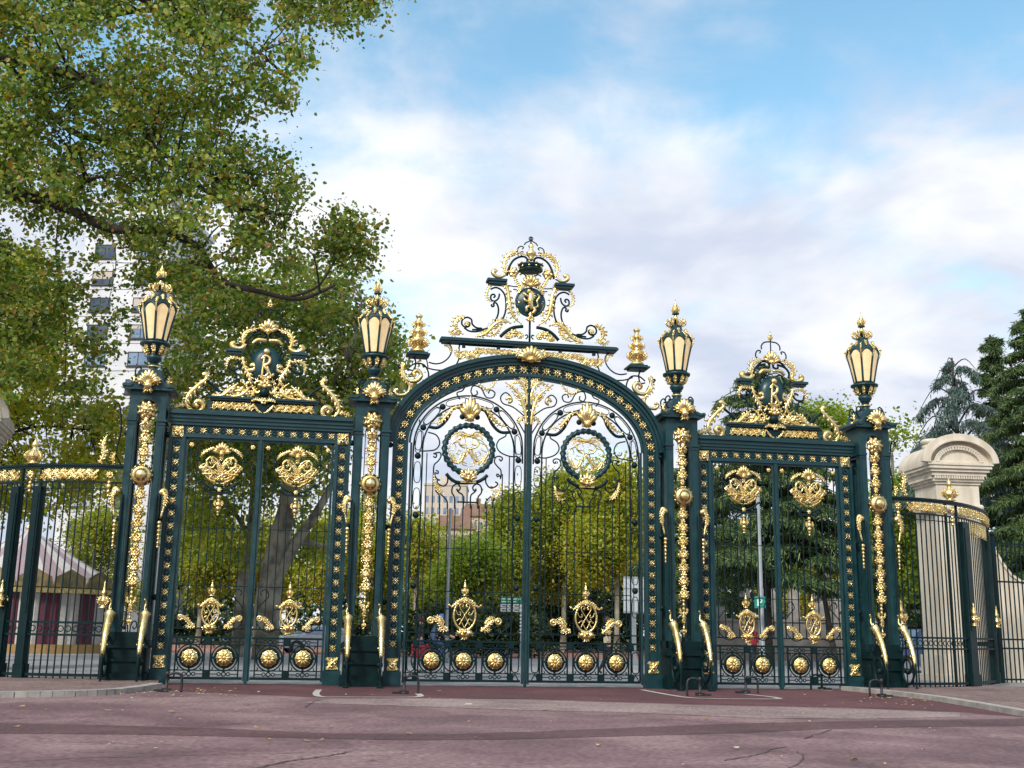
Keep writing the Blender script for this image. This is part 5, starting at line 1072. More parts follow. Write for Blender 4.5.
for k in range(20):
    a = 2*PI*k/20; c, s = math.cos(a), math.sin(a); t = np.array([-s, c, 0]); o = np.array([c*(R+.28), s*(R+.28), 0])
    pts = [o+t*u*.95+np.array([0, 0, z]) for u, z in ((-1, zE), (-.9, zE+.55), (-.5, zE+.75), (0, zE+1.), (.5, zE+.75), (.9, zE+.55), (1, zE))]
    nn = np.array([c, s, 0])*.1; b.add([p+nn for p in pts]+[p for p in pts], [tuple(range(7)), tuple(range(13, 6, -1))]+[(i, i+7, (i+1) % 7+7, (i+1) % 7) for i in range(7)])
b.build('rounding_boards', GREENB, ca)
def ringpan(sel, r, z0, z1, nn):
    b = MB()
    for k in range(nn):
        if k % 2 != sel: continue
        a = [2*PI*(k+u/4)/nn for u in range(5)]
        for a0, a1, d0, d1 in zip(a, a[1:], (0, .08, 0, .08), (.08, 0, .08, 0)): b.add([((r+d0)*math.cos(a0), (r+d0)*math.sin(a0), z0), ((r+d1)*math.cos(a1), (r+d1)*math.sin(a1), z0), ((r+d1)*math.cos(a1), (r+d1)*math.sin(a1), z1), ((r+d0)*math.cos(a0), (r+d0)*math.sin(a0), z1)], [(0, 1, 2, 3)])
    return b
cu = ringpan(0, R-.1, .5, zE-.33, 32).build('curtain', WINE, ca); ringpan(1, R-.1, .5, zE-.33, 32).build('pale_curtain', CREAM, ca)
b = MB(); b.lathe([(R, 0), (R+.1, 0), (R+.1, .5), (0.01, .5)], 40, smooth=False); b.build('platform', OCRE, ca)
b = MB(); b.lathe([(.15, zA-.1), (.3, zA+.1), (.12, zA+.3), (.02, zA+.8)], 10); b.build('finial', GOLD, ca)

# ------------------------------------------------------------------ stone screen behind the right flank
sw = ground(690, 652); 
pA, pB = at(688, 640, 78), at(880, 645, 78); Lw = np.linalg.norm((pB-pA)[:2]); aw = math.atan2(pB[1]-pA[1], pB[0]-pA[0])
gw = thing('garden_wall', 'grey stone park wall with pale pilasters and a rail behind the right flanking gate', 'wall', (pA[0], pA[1], 0), aw)
b = MB(); b.box(0, Lw, 0, .7, 0, 2.6); b.box(-.1, Lw+.1, -.1, .8, 2.601, 2.8); b.build('base', STONEW, gw)
for i in range(8):
    b = MB(); x = .6+i*(Lw-1.2)/7; ww_ = .7 if i % 3 else 1.3; b.box(x-ww_/2, x+ww_/2, .05, .65, 2.801, 5.0); b.box(x-ww_/2-.1, x+ww_/2+.1, -.02, .72, 5.001, 5.2); b.box(x-ww_/2-.06, x+ww_/2+.06, .02, .68, 2.802, 3.0); b.build('pilaster', STONEW, gw)
b = MB(); b.box(0, Lw, .2, .5, 5.25, 5.6); b.build('lintel', STONEW, gw)
b = MB(); x = .2
while x < Lw: b.box(x-.02, x+.02, .33, .37, 2.8, 5.2); x += .35
b.build('bar_panel', DARK, gw)

# ------------------------------------------------------------------ posts and signs
def pole(px, pytop, pybot, depth, r, label, cat, name, mat=GREYM, arm=0):
    p = at(px, pybot, depth); t = at(px, pytop, depth); root = thing(name, label, cat, (p[0], p[1], 0))
    b = MB(); b.lathe([(r*1.6, 0), (r*1.6, .5), (r*1.05, .55), (r*.7, t[2])], 10); b.build('post', mat, root)
    if arm:
        b = MB(); b.tube([(0, 0, t[2]-.1), (arm*.3, 0, t[2]+.15), (arm, 0, t[2]+.2)], r*.5); b.build('arm', mat, root)
        b = MB(); b.box(arm-.35, arm+.35, -.12, .12, t[2]+.12, t[2]+.26); b.build('lamp_head', mat, root)
    return root
pole(446, 505, 655, 58, .085, 'slim grey lamp post behind the left leaf of the central gate', 'lamp post', 'lamp_post', GREYM, 0)
pole(762.5, 484, 655, 52, .13, 'thick grey lamp post behind the right flanking gate', 'lamp post', 'lamp_post', GREYM, 0)
GRN = plain('sign_green', (.01, .22, .11)); WHT = plain('sign_white', (.75, .77, .78)); GRYB = plain('sign_back', (.58, .60, .63)); TEAL = plain('parking_teal', (.01, .25, .20))
p = at(510, 650, 62); sg_ = thing('direction_sign', 'green and white road direction sign right of centre in the left gate leaf', 'road sign', (p[0], p[1], 0)); sg_.rotation_euler = (0, 0, -.1)
z = at(510, 604, 62)[2]
b = MB(); b.box(.55, .63, .05, .13, 0, z+.3); b.build('post', GREYM, sg_)
b = MB(); b.box(-.62, .62, 0, .04, z+.03, z+.42); gp = b.build('green_panel', GRN, sg_)
b = MB()
for k, (x0, x1) in enumerate(((-.52, -.3), (-.24, .05), (.12, .34), (.4, .54))): b.box(x0, x1, -.008, 0.001, z+.25, z+.32)
for k, (x0, x1) in enumerate(((-.52, -.1), (-.04, .3))): b.box(x0, x1, -.008, 0.001, z+.11, z+.17)
b.build('lettering', WHT, gp)
b = MB(); b.box(-.62, .62, 0, .04, z-.18, z-.0); b.box(-.62, .62, 0, .04, z-.40, z-.22); wp = b.build('white_panel', WHT, sg_)
b = MB(); 
for zz_ in (z-.12, z-.34):
    for x0, x1 in ((-.5, -.2), (-.12, .1), (.2, .45)): b.box(x0, x1, -.008, .001, zz_, zz_+.06)
b.build('lettering', DARK, wp)
b = MB()
for k in range(6): b.box(.52, .66, 0.02, .049, z-1.6+k*.19, z-1.6+k*.19+.1)
b.build('striped_marker', WHT, sg_)
p = at(634, 650, 60); s2 = thing('road_sign', 'large pale back of a two-column road sign near the right jamb of the arch', 'road sign', (p[0], p[1], 0)); s2.rotation_euler = (0, 0, -.1)
z0, z1 = at(634, 613, 60)[2], at(634, 576, 60)[2]
b = MB(); b.box(-.55, -.04, 0, .06, z0, z1); b.box(.04, .55, 0, .06, z0, z1); b.build('panel', GRYB, s2)
b = MB(); b.box(-.14, .14, .061, .2, 0, z1-.1); [b.box(-.55, .55, -.02, -.001, z0+(z1-z0)*u, z0+(z1-z0)*u+.05) for u in (.02, .34, .66, .96)]; b.build('post', GREYM, s2)
p = at(761.5, 650, 51); s3 = thing('parking_sign', 'small teal parking sign with a white P on the thick grey lamp post', 'road sign', (p[0], p[1], 0)); s3.rotation_euler = (0, 0, -.15)
z = at(761, 602, 51)[2]; b = MB(); b.box(-.26, .24, -.02, .02, z-.26, z+.26); pp = b.build('plate', TEAL, s3)
b = MB(); b.box(-.14, -.07, -.03, -.021, z-.17, z+.17); b.tube([(-.07, -.026, z+.14), (.06, -.026, z+.13), (.08, -.026, z+.06), (.04, -.026, z-.01), (-.07, -.026, z-.01)], .032, 6, 4); b.build('letter', WHT, pp)
b = MB(); b.box(-.03, .03, .021, .07, 0, z+.3); b.build('bracket', GREYM, s3)

# ------------------------------------------------------------------ cars
CARP = {'blue': plain('blue_car_paint', (.10, .17, .34), .3), 'grey': plain('grey_car_paint', (.06, .09, .17), .3), 'silver': plain('silver_car_paint', (.40, .44, .52), .3)}
TYRE = plain('tyre', (.015, .015, .016), .9); LAMPW = plain('head_lamp', (.7, .72, .75), .2); LAMPR = plain('tail_lamp', (.4, .02, .02), .3)
def car(px, depth, rz, paint, label, van=0.):
    p = at(px, 640, depth); root = thing('parked_car', label, 'car', (p[0], p[1], 0), rz, 'cars parked beyond the gate'); root.scale = (1.25,)*3
    b = MB(); side = [(-2.1, .28), (-2.15, .62), (-2.0, .86), (-1.2, .95), (1.35, .98), (2.05, .92), (2.12, .5), (2.05, .28)]; b.prism([(x, z) for x, z in side][::-1], -.84, .84)
    roof = [(-1.15, .95), (-.45, 1.42+van), (.9, 1.45+van), (1.75, .97)]
    v = [(x, y*(.84 if z < 1.2 else .68), z) for y in (-1, 1) for x, z in roof]; b.add(v, [(0, 1, 2, 3), (7, 6, 5, 4), (0, 4, 5, 1), (1, 5, 6, 2), (2, 6, 7, 3)])
    b.build('body', CARP[paint], root)
    g = MB()
    for y in (-1, 1):
        for q in ([(-.95, 1.0), (-.42, 1.36+van), (.1, 1.38+van), (.1, 1.0)], [(.18, 1.0), (.18, 1.38+van), (.85, 1.38+van), (1.45, 1.0)]):
            g.add([(x, y*(.855 if z < 1.2 else .73-.0), z) for x, z in q], [(0, 1, 2, 3)])
    g.add([(-1.12, -.72, .99), (-1.12, .72, .99), (-.53, .62, 1.39+van), (-.53, -.62, 1.39+van)], [(0, 1, 2, 3)]); g.add([(1.74, -.7, .99), (1.74, .7, .99), (1.02, .6, 1.42+van), (1.02, -.6, 1.42+van)], [(0, 1, 2, 3)])
    g.build('windows', GLASSD, root)
    for x in (-1.35, 1.3):
        for y in (-.8, .8):
            t = MB(); t.lathe([(.2, -.1), (.32, -.1), (.34, -.06), (.34, .06), (.32, .1), (.2, .1)], 16, smooth=False); t.map(lambda a, b_, c: (x+a, y+c, .34+b_)); wo_ = t.build('wheel', TYRE, root)
            t = MB(); t.lathe([(.02, -.11), (.2, -.11), (.2, .11), (.02, .11)], 10, smooth=False); t.map(lambda a, b_, c: (x+a, y+c, .34+b_)); t.build('rim', GREYM, wo_)
    for y in (-.6, .6):
        t = MB(); t.box(-2.16, -2.05, y-.16, y+.16, .66, .8); t.build('headlight', LAMPW, root); t = MB(); t.box(2.02, 2.13, y-.14, y+.14, .66, .84); t.build('tail_light', LAMPR, root)
    return root
car(318, 75, .25, 'silver', 'silver blue car parked beyond the left flanking gate')
car(922, 56, .1, 'grey', 'dark blue car parked behind the right curved railing', .25)
car(480, 92, -.1, 'silver', 'small silver car far behind the middle of the central gate')
car(700, 96, .15, 'blue', 'blue car far off behind the arch right jamb')

# ------------------------------------------------------------------ people
def skin_body(name, joints, edges, parent, paint):
    me = bpy.data.meshes.new(name); me.from_pydata([j[0] for j in joints], edges, []); o = bpy.data.objects.new(name, me); C.objects.link(o)
    o.modifiers.new('skin', 'SKIN'); s_ = o.modifiers.new('sub', 'SUBSURF'); s_.levels = 2; s_.render_levels = 2
    for v, j in zip(me.skin_vertices[0].data, joints): v.radius = (j[1], j[1]) if not isinstance(j[1], tuple) else j[1]
    me.skin_vertices[0].data[0].use_root = True
    dg = bpy.context.evaluated_depsgraph_get(); m2 = bpy.data.meshes.new_from_object(o.evaluated_get(dg)); o.modifiers.clear(); o.data = m2; m2.name = name
    m2.materials.clear()
    for m in paint[0]: m2.materials.append(m)
    for p in m2.polygons: p.material_index = paint[1](p.center); p.use_smooth = True
    o.parent = parent; return o
def person(px, depth, rz, label, top, leg, hair, joints, hat=None, head=(0, 0, 1.62)):
    p = at(px, 640, depth); root = thing('person', label, 'person', (p[0], p[1], 0), rz); root.scale = (1.27,)*3
    E_ = [(0, 1), (1, 2), (2, 3), (3, 4), (2, 5), (5, 6), (6, 7), (7, 8), (2, 9), (9, 10), (10, 11), (11, 12), (0, 13), (13, 14), (14, 15), (15, 16), (0, 17), (17, 18), (18, 19), (19, 20)]
    hz = joints[3][0][2]
    wrist = [np.array(joints[i][0]) for i in (7, 11)]; foot = [np.array(joints[i][0]) for i in (15, 19)]; hip = joints[0][0][2]
    def pick(c):
        if c[2] > hz-.0: return 0
        if min(np.linalg.norm(np.array(c)-w_) for w_ in wrist) < .11: return 0
        if min(np.linalg.norm(np.array(c)-f_) for f_ in foot) < .13 and c[2] < .95: return 3
        a = np.array(joints[13][0]); 
        return 2 if c[2] < hip+.02 else 1
    skin_body('body', joints, E_, root, ((SKIN, top, leg, DARK), pick))
    h = MB(); hx, hy, hz2 = joints[4][0]; h.ball(hx, hy+.02, hz2+.035, .118, 10, 8, 1.1); h.build('hair' if not hat else 'cap', hat or hair, root)
    f = MB()
    for sx in (-1, 1): f.ball(hx+sx*.035, hy-.098, hz2-.0, .012, 6, 4)
    f.tube([(hx, hy-.10, hz2+.0), (hx, hy-.125, hz2-.035), (hx, hy-.10, hz2-.04)], .012, 5, 2); f.tube([(hx-.03, hy-.095, hz2-.07), (hx, hy-.103, hz2-.072), (hx+.03, hy-.095, hz2-.07)], .007, 5, 2)
    f.build('face', SKIN, root); return root
NAVY = plain('navy_cloth', (.03, .05, .12)); JEAN = plain('blue_denim', (.03, .07, .18)); BLK = plain('black_cloth', (.015, .015, .02)); CRM = plain('cream_cloth', (.66, .58, .42)); REDC = plain('red_cloth', (.28, .015, .03)); HAIR = plain('brown_hair', (.06, .03, .015)); BLUE = plain('blue_cap', (.06, .12, .40))
def walk(lean=0.):
    J = [((0, 0, .95), .14), ((0, -.01, 1.15), .13), ((0, 0, 1.40), (.15, .12)), ((0, -.01, 1.50), .055), ((0, -.02, 1.63), (.085, .105))]
    J += [((-.17, 0, 1.39), .065), ((-.23, .02, 1.15), .05), ((-.24, -.08, .95), .036), ((-.24, -.12, .86), .04)]
    J += [((.17, 0, 1.39), .065), ((.23, .03, 1.14), .05), ((.25, -.02, .93), .036), ((.25, -.04, .84), .04)]
    J += [((-.09, 0, .86), .10), ((-.10, -.16, .50), .07), ((-.10, -.20, .09), .045), ((-.10, -.34, .05), .04)]
    J += [((.09, 0, .86), .10), ((.10, .06, .48), .07), ((.10, .26, .12), .045), ((.10, .16, .05), .04)]
    return J
def ride():
    J = [((0, .25, 1.0), .14), ((0, .14, 1.2), .13), ((0, -.02, 1.42), (.15, .12)), ((0, -.07, 1.51), .055), ((0, -.12, 1.63), (.085, .105))]
    J += [((-.17, -.02, 1.40), .065), ((-.24, -.15, 1.18), .05), ((-.24, -.38, 1.08), .036), ((-.24, -.47, 1.07), .04)]
    J += [((.17, -.02, 1.40), .065), ((.24, -.15, 1.18), .05), ((.24, -.38, 1.08), .036), ((.24, -.47, 1.07), .04)]
    J += [((-.09, .18, .95), .10), ((-.10, -.16, .80), .07), ((-.10, -.02, .42), .045), ((-.10, -.14, .36), .04)]
    J += [((.09, .18, .93), .10), ((.10, -.02, .58), .07), ((.10, .08, .20), .045), ((.10, -.06, .15), .04)]
    return J
person(438, 45, PI/2+.25, 'cyclist in a blue cap, dark jacket and jeans riding behind the left gate leaf', NAVY, JEAN, HAIR, ride(), BLUE)
p = at(438, 640, 45); bk = thing('bicycle', 'dark bicycle with a red pannier under the cyclist behind the gate', 'bicycle', (p[0], p[1], 0), PI/2+.25); bk.scale = (1.27,)*3
for y in (-.52, .54):
    b = MB(); b.ring(0, 0, .33, .022, 0, 24, 6); b.map(lambda x, yy, z: (yy, y+x, .345+z)); wh_ = b.build('wheel', TYRE, bk)
    b = MB()
    for k in range(6): a = PI*k/6; b.tube([(0, y-.32*math.cos(a), .345-.32*math.sin(a)), (0, y+.32*math.cos(a), .345+.32*math.sin(a))], .006, 4, 1)
    b.build('spokes', GREYM, wh_)
b = MB()
for P_ in ([(0, .54, .345), (0, .05, .32), (0, -.38, .82), (0, .22, .84), (0, .05, .32)], [(0, .54, .345), (0, .22, .84)], [(0, -.38, .95), (0, -.42, .75), (0, -.52, .345)], [(0, .22, .84), (0, .24, .92)]):
    for a_, b_ in zip(P_, P_[1:]): b.tube([a_, b_], .02, 6, 1)
b.build('frame', BLK, bk)
b = MB(); b.tube([(-.26, -.46, 1.05), (0, -.38, .98), (.26, -.46, 1.05)], .016, 6, 4); b.build('handlebar', GREYM, bk)
b = MB(); b.tube([(0, .36, .93), (0, .24, .95), (0, .1, .93)], .06, 8, 3, 0, (1, .4)); b.build('saddle', BLK, bk)
b = MB(); b.box(-.2, -.06, .34, .80, .42, .78); b.box(.06, .2, .34, .80, .42, .78); b.box(-.18, .18, .32, .82, .79, .84); b.build('pannier', REDC, bk)
person(607, 45, PI/2-.3, 'woman in a cream top and black trousers walking behind the right gate leaf', CRM, BLK, HAIR, walk())
person(421, 52, -PI/2, 'pedestrian in a dark coat behind the left jamb of the arch', BLK, JEAN, HAIR, walk())
person(752, 50, .4, 'person in a red jacket behind the right flanking gate', REDC, BLK, HAIR, walk())
# ------------------------------------------------------------------ trees
def leaf_mesh(name, pts, size, mat, parent, droop=0., aspect=.75, flat=.0, seed=1):
    """pts (N,3) leaf positions; each leaf is one folded six-cornered blade"""
    r = np.random.default_rng(seed); n = len(pts)
    th = r.uniform(0, 2*PI, n); el = r.normal(-.25-droop, .55, n)
    d = np.stack([np.cos(th)*np.cos(el), np.sin(th)*np.cos(el), np.sin(el)], 1)
    u = r.normal(0, 1, (n, 3)); u[:, 2] *= (1-flat); s = np.cross(d, u); s /= np.linalg.norm(s, axis=1, keepdims=True)+1e-9
    up = np.cross(s, d); L = size*r.uniform(.45, 1.45, n)[:, None]; W = L*aspect*.5
    base = pts; tip = pts+d*L
    q = [base, base+d*L*.28+s*W+up*L*.10, base+d*L*.66+s*W*.72+up*L*.09, tip, base+d*L*.66-s*W*.72+up*L*.09, base+d*L*.28-s*W+up*L*.10]
    V = np.stack(q, 1).reshape(-1, 3)
    F = (np.arange(n)[:, None, None]*6+np.array([[0, 1, 2, 3], [0, 3, 4, 5]])[None]).reshape(-1)
    me = bpy.data.meshes.new(name); me.vertices.add(len(V)); me.vertices.foreach_set('co', V.astype(np.float32).ravel())
    me.loops.add(len(F)); me.loops.foreach_set('vertex_index', F.astype(np.int32)); np_ = n*2
    me.polygons.add(np_); me.polygons.foreach_set('loop_start', np.arange(0, np_*4, 4, dtype=np.int32)); me.polygons.foreach_set('loop_total', np.full(np_, 4, dtype=np.int32))
    me.update(calc_edges=True); me.materials.append(mat)
    o = bpy.data.objects.new(name, me); C.objects.link(o); o.parent = parent; return o
def inpoly(P, x, y):
    c = False; n = len(P); j = n-1
    for i in range(n):
        if (P[i][1] > y) != (P[j][1] > y) and x < (P[j][0]-P[i][0])*(y-P[i][1])/(P[j][1]-P[i][1])+P[i][0]: c = not c
        j = i
    return c
def fill(poly, n, depth, sd, r, gap=0., gs=.25):
    xs = [p[0] for p in poly]; ys = [p[1] for p in poly]; out = []
    tries = 0
    while len(out) < n and tries < n*60:
        tries += 1
        x, y = r.uniform(min(xs), max(xs)), r.uniform(min(ys), max(ys))
        if not inpoly(poly, x, y): continue
        q = at(x, y, depth+r.normal(0, sd))
        if gap and noise.noise(Vector(q*gs)) < gap-.5+r.uniform(-.12, .12): continue
        if q[2] < .4: continue
        out.append(q)
    return np.array(out)
def tree(name, label, cat, base, limbs, centres, per, spread, size, lmat, bmat, group=None, seed=1, twig=.02, droop=0., aspect=.75, flatz=.7, link=True, kind=None):
    r = np.random.default_rng(seed); base = np.array([base[0], base[1], 0.])
    root = thing(name, label, cat, tuple(base), 0., group); b = MB(); nodes = []
    for P, r0, r1 in limbs:
        P = [np.array(p, float)-base for p in P]
        b.tube(P, r0, 8, 6, 0, (1, r1/r0)); Q = spline(P, 6); nodes += [(q, r0+(r1-r0)*i/len(Q)) for i, q in enumerate(Q)]
    cs = centres-base
    if link and len(nodes):
        NP = np.array([q for q, _ in nodes])
        for c in cs:
            k = int(np.argmin(((NP-c)**2).sum(1)+np.clip(NP[:, 2]-c[2], 0, None)*2)); p = NP[k]; l = np.linalg.norm(c-p)
            if l < .4 or l > 3.2: continue
            m = (p+c)/2+r.normal(0, .10*l, 3)+np.array([0, 0, .12*l]); b.tube([p, m, c], min(nodes[k][1]*.6, twig+.012*l), 4, 3, 0, (1, .25))
    b.build('trunk', bmat, root)
    n = len(cs)*per; idx = r.integers(0, len(cs), n); sc = np.array([spread, spread, spread*flatz])*r.uniform(.6, 1.3, (len(cs), 1))[idx]
    pts = cs[idx]+r.normal(0, 1, (n, 3))*sc
    pts = pts[pts[:, 2] > .15]
    o = leaf_mesh('crown', pts, size, lmat, root, droop, aspect, 0., seed)
    return root
L_ = lambda *pts: [at(*p) for p in pts]
R_ = np.random.default_rng(4)
# the great plane tree, upper left
bA = at(-150, 640, 44); bA[2] = 0
tA = L_((-128, 330, 44), (-105, 180, 44))
poly = [(-90, -70), (417, -70), (385, 6), (367, 14), (339, 20), (322, 40), (299, 66), (290, 98), (273, 112), (263, 84), (245, 100), (257, 130), (275, 150), (291, 178), (304, 200), (293, 226), (317, 246), (305, 262), (277, 262), (249, 262), (222, 272), (200, 300), (160, 296), (135, 250), (96, 234), (62, 240), (52, 300), (40, 380), (-90, 430)]
cA = fill(poly, 900, 43, 3.4, R_, .385, .42)
cA3 = fill([(50, 240), (140, 250), (148, 310), (112, 330), (92, 440), (56, 450)], 26, 42, 1., R_)
cA2 = fill([(340, 215), (366, 218), (374, 240), (362, 268), (335, 262), (328, 245)], 22, 42, .8, R_)
limbsA = [([bA]+tA, .75, .5),
 (L_((-105, 230, 44), (-40, 90, 43.5), (0, 57, 43), (60, 72, 42.5), (110, 88, 42), (134, 110, 41.5), (158, 150, 41), (215, 180, 41)), .30, .05),
 (L_((-120, 330, 44), (-40, 205, 43.5), (20, 196, 43), (66, 208, 42.5), (110, 228, 42), (160, 231, 42), (196, 246, 42), (222, 280, 42), (262, 292, 41.6), (300, 299, 41), (335, 285, 41)), .27, .05),
 (L_((-105, 190, 44), (-60, 0, 44), (60, -80, 44), (200, -60, 43), (300, -10, 42), (370, 4, 41)), .3, .05),
 (L_((-60, 0, 44), (60, 20, 44), (150, 10, 43), (200, 30, 42), (215, 60, 42)), .18, .04),
 (L_((60, -80, 44), (180, 30, 45), (240, 40, 45), (290, 80, 44)), .18, .04),
 (L_((0, 57, 43), (70, 130, 44), (140, 150, 45), (230, 205, 45), (290, 215, 44)), .16, .04),
 (L_((-40, 205, 43.5), (20, 280, 43), (40, 340, 42)), .14, .04),
 (L_((60, 206, 42.4), (56, 260, 42), (66, 330, 42), (62, 430, 42)), .03, .01), (L_((110, 228, 42), (116, 262, 42), (108, 305, 42)), .025, .01),
 (L_((290, 297, 41.2), (318, 286, 41.5), (336, 258, 41.8), (350, 236, 42), (364, 222, 42)), .06, .015), (L_((336, 258, 41.8), (352, 256, 41.6), (366, 248, 41.6)), .03, .012),
 (L_((66, 208, 42.5), (90, 180, 42), (130, 172, 41.5), (150, 150, 41)), .08, .03)]
tree('plane_tree', 'huge plane tree filling the upper left, limbs reaching in over the leftmost lantern', 'tree', bA, limbsA, np.concatenate([cA, cA2, cA3]), 105, .42, .17, LF_PLANE, BARKD, 'plane trees by the gate', 3, .02, .1)
# yellower tree at the left edge
bC = at(-60, 640, 52); bC[2] = 0
cC = fill([(-60, 250), (56, 262), (74, 330), (60, 400), (95, 400), (132, 415), (128, 470), (120, 500), (-60, 520)], 300, 52, 3, R_, .36, .4)
tree('plane_tree', 'yellowing plane tree low on the left edge in front of the white tower', 'tree', bC, [([bC]+L_((-50, 500, 52), (-30, 400, 52), (-20, 320, 52)), .4, .1), (L_((-50, 480, 52), (20, 430, 51), (90, 430, 51)), .12, .03), (L_((-30, 400, 52), (20, 340, 51), (50, 300, 51)), .12, .03)], cC, 95, .5, .20, LF_YEL, BARKD, 'plane trees by the gate', 4)
# trees behind the left flank
bB = at(266, 650, 58); bB[2] = 0
limB = [([bB]+L_((268, 600, 58), (279, 540, 58), (290, 495, 58), (288, 440, 58), (275, 360, 58), (262, 300, 57)), .72, .2),
        (L_((272, 590, 58), (295, 545, 57.5), (318, 510, 57), (338, 470, 57), (352, 420, 57), (345, 340, 56)), .3, .06),
        (L_((288, 440, 58), (320, 400, 57), (350, 350, 56), (362, 300, 56)), .2, .05), (L_((279, 540, 58), (320, 545, 58), (345, 560, 57)), .2, .05), (L_((275, 360, 58), (230, 320, 58), (200, 300, 58)), .16, .04)]
cB = fill([(170, 330), (215, 290), (262, 262), (330, 268), (372, 292), (396, 330), (402, 380), (390, 420), (352, 425), (330, 470), (260, 480), (175, 470), (160, 400)], 520, 58, 4, R_, .40, .32)
tree('plane_tree', 'tall plane tree with a pale mottled trunk right behind the left flanking gate', 'tree', bB, limB, cB, 85, .62, .22, LF_PLANE, BARK, 'plane trees by the gate', 5, .03)
bD = at(240, 650, 62); bD[2] = 0
cD = fill([(172, 440), (250, 430), (335, 470), (340, 545), (300, 560), (172, 560)], 110, 64, 3, R_, .46, .3)
tree('plane_tree', 'plane tree with a leaning grey trunk, the slimmer of the pair behind the left flank', 'tree', bD, [([bD]+L_((243, 600, 62), (252, 540, 62), (256, 480, 62), (250, 420, 62)), .5, .25), (L_((252, 540, 62), (225, 500, 62), (190, 470, 62)), .16, .05)], cD, 80, .7, .24, LF_OCH, BARK, 'plane trees by the gate', 6)
def blob(px0, px1, pytop, depth, zb, n, r, gap=.3, sdk=.5, dy=0):
    """crown centres: several uneven lobes between two sight lines"""
    a, b_ = at(px0, 600, depth), at(px1, 600, depth); W = np.linalg.norm((b_-a)[:2]); cx = (a+b_)/2; zt = at((px0+px1)/2, pytop, depth)[2]; out = []
    lobes = []
    for i in range(7):
        th = r.uniform(0, 2*PI); h = r.uniform(.15, .95); rr = W*.5*(1-.55*h)*r.uniform(.45, .75)
        lobes.append((np.array([cx[0]+math.cos(th)*rr, cx[1]+math.sin(th)*rr, zb+(zt-zb)*h*.8]), W*r.uniform(.20, .30), (zt-zb)*r.uniform(.16, .26)))
    lobes.append((np.array([cx[0], cx[1], zb+(zt-zb)*.55]), W*.34, (zt-zb)*.42))
    while len(out) < n:
        c, w_, h_ = lobes[r.integers(len(lobes))]; v = r.normal(0, 1, 3); v /= np.linalg.norm(v); k = r.uniform(.55, 1.05)
        q = c+v*np.array([w_, w_, h_])*k
        if q[2] < zb*.6 or q[2] > zt+.3: continue
        if gap and noise.noise(Vector(q*.22)) < gap-.5: continue
        out.append(q)
    b0 = np.array([cx[0]+dy, cx[1], 0]); trunk = [([b0, b0+np.array([.1, 0, zb*.6]), np.array([cx[0], cx[1], zb+(zt-zb)*.3]), np.array([cx[0], cx[1], zb+(zt-zb)*.75])], max(.24, W*.042), .08)]
    for c, w_, h_ in lobes[:5]: trunk.append(([np.array([cx[0], cx[1], zb+(zt-zb)*.15]), (c+np.array([cx[0], cx[1], zb+(zt-zb)*.2]))/2+np.array([0, 0, .4]), c], max(.09, W*.013), .03))
    return b0, trunk, np.array(out)
def bush_tree(px0, px1, pytop, depth, zb, n, mat, label, per=125, size=.34, spread=.75, bark=BARK, seed=1, name='deciduous_tree', gap=.40, group='trees in the park beyond the gate'):
    b0, tr, cs = blob(px0, px1, pytop, depth, zb, n, np.random.default_rng(seed), gap)
    return tree(name, label, 'tree', b0, tr, cs, per, spread, size, mat, bark, group, seed, .03)
for a in (
 (392, 438, 507, 84, 4.0, 150, LF_YEL, 'yellow green tree close behind the left jamb of the arch', 21),
 (418, 476, 528, 92, 2.5, 150, LF_OCH, 'low ochre tree under the distant beige apartment block', 22),
 (440, 500, 532, 78, 2.4, 190, LF_GRN, 'fresh green tree in front of the distant pink house', 23),
 (484, 548, 486, 88, 4.6, 210, LF_OCH, 'ochre tree just behind the meeting stile of the central gate', 24),
 (520, 606, 460, 90, 4.8, 330, LF_OCH, 'tall olive and ochre tree behind the left half of the right gate leaf', 25),
 (572, 660, 452, 82, 4.8, 340, LF_YEL, 'tall yellow green tree behind the right half of the right gate leaf', 26),
 (630, 700, 462, 96, 6., 200, LF_OCH, 'ochre tree behind the pier right of the arch', 27),
 (300, 372, 470, 92, 3.0, 210, LF_YEL, 'yellow green tree beyond the right part of the left flanking gate', 28),
 (160, 240, 500, 90, 2.5, 230, LF_OCH, 'ochre tree beyond the left part of the left flanking gate', 29),
 (215, 300, 508, 98, 2.5, 220, LF_YEL, 'yellow green tree far behind the pale plane trunks', 30),
 (345, 402, 480, 100, 3.0, 170, LF_OCH, 'ochre tree seen behind the pier left of the arch', 31),
 (790, 866, 402, 82, 15.5, 110, LF_GRN, 'bright green tree rising left of the rightmost pier', 32),
 (868, 932, 398, 63, 4.0, 230, LF_GRN, 'bright yellow green tree between the rightmost pier and the stone pillar', 33),
 (730, 850, 500, 100, 4.0, 210, LF_YEL, 'sunlit yellow green tree far behind the right flanking gate', 34),
 (50, 130, 500, 96, 3.0, 150, LF_OCH, 'ochre tree between the carousel and the leftmost pier', 35)):
    bush_tree(*a[:7], a[7], seed=a[8], size=.215 if a[3] > 70 else .19)
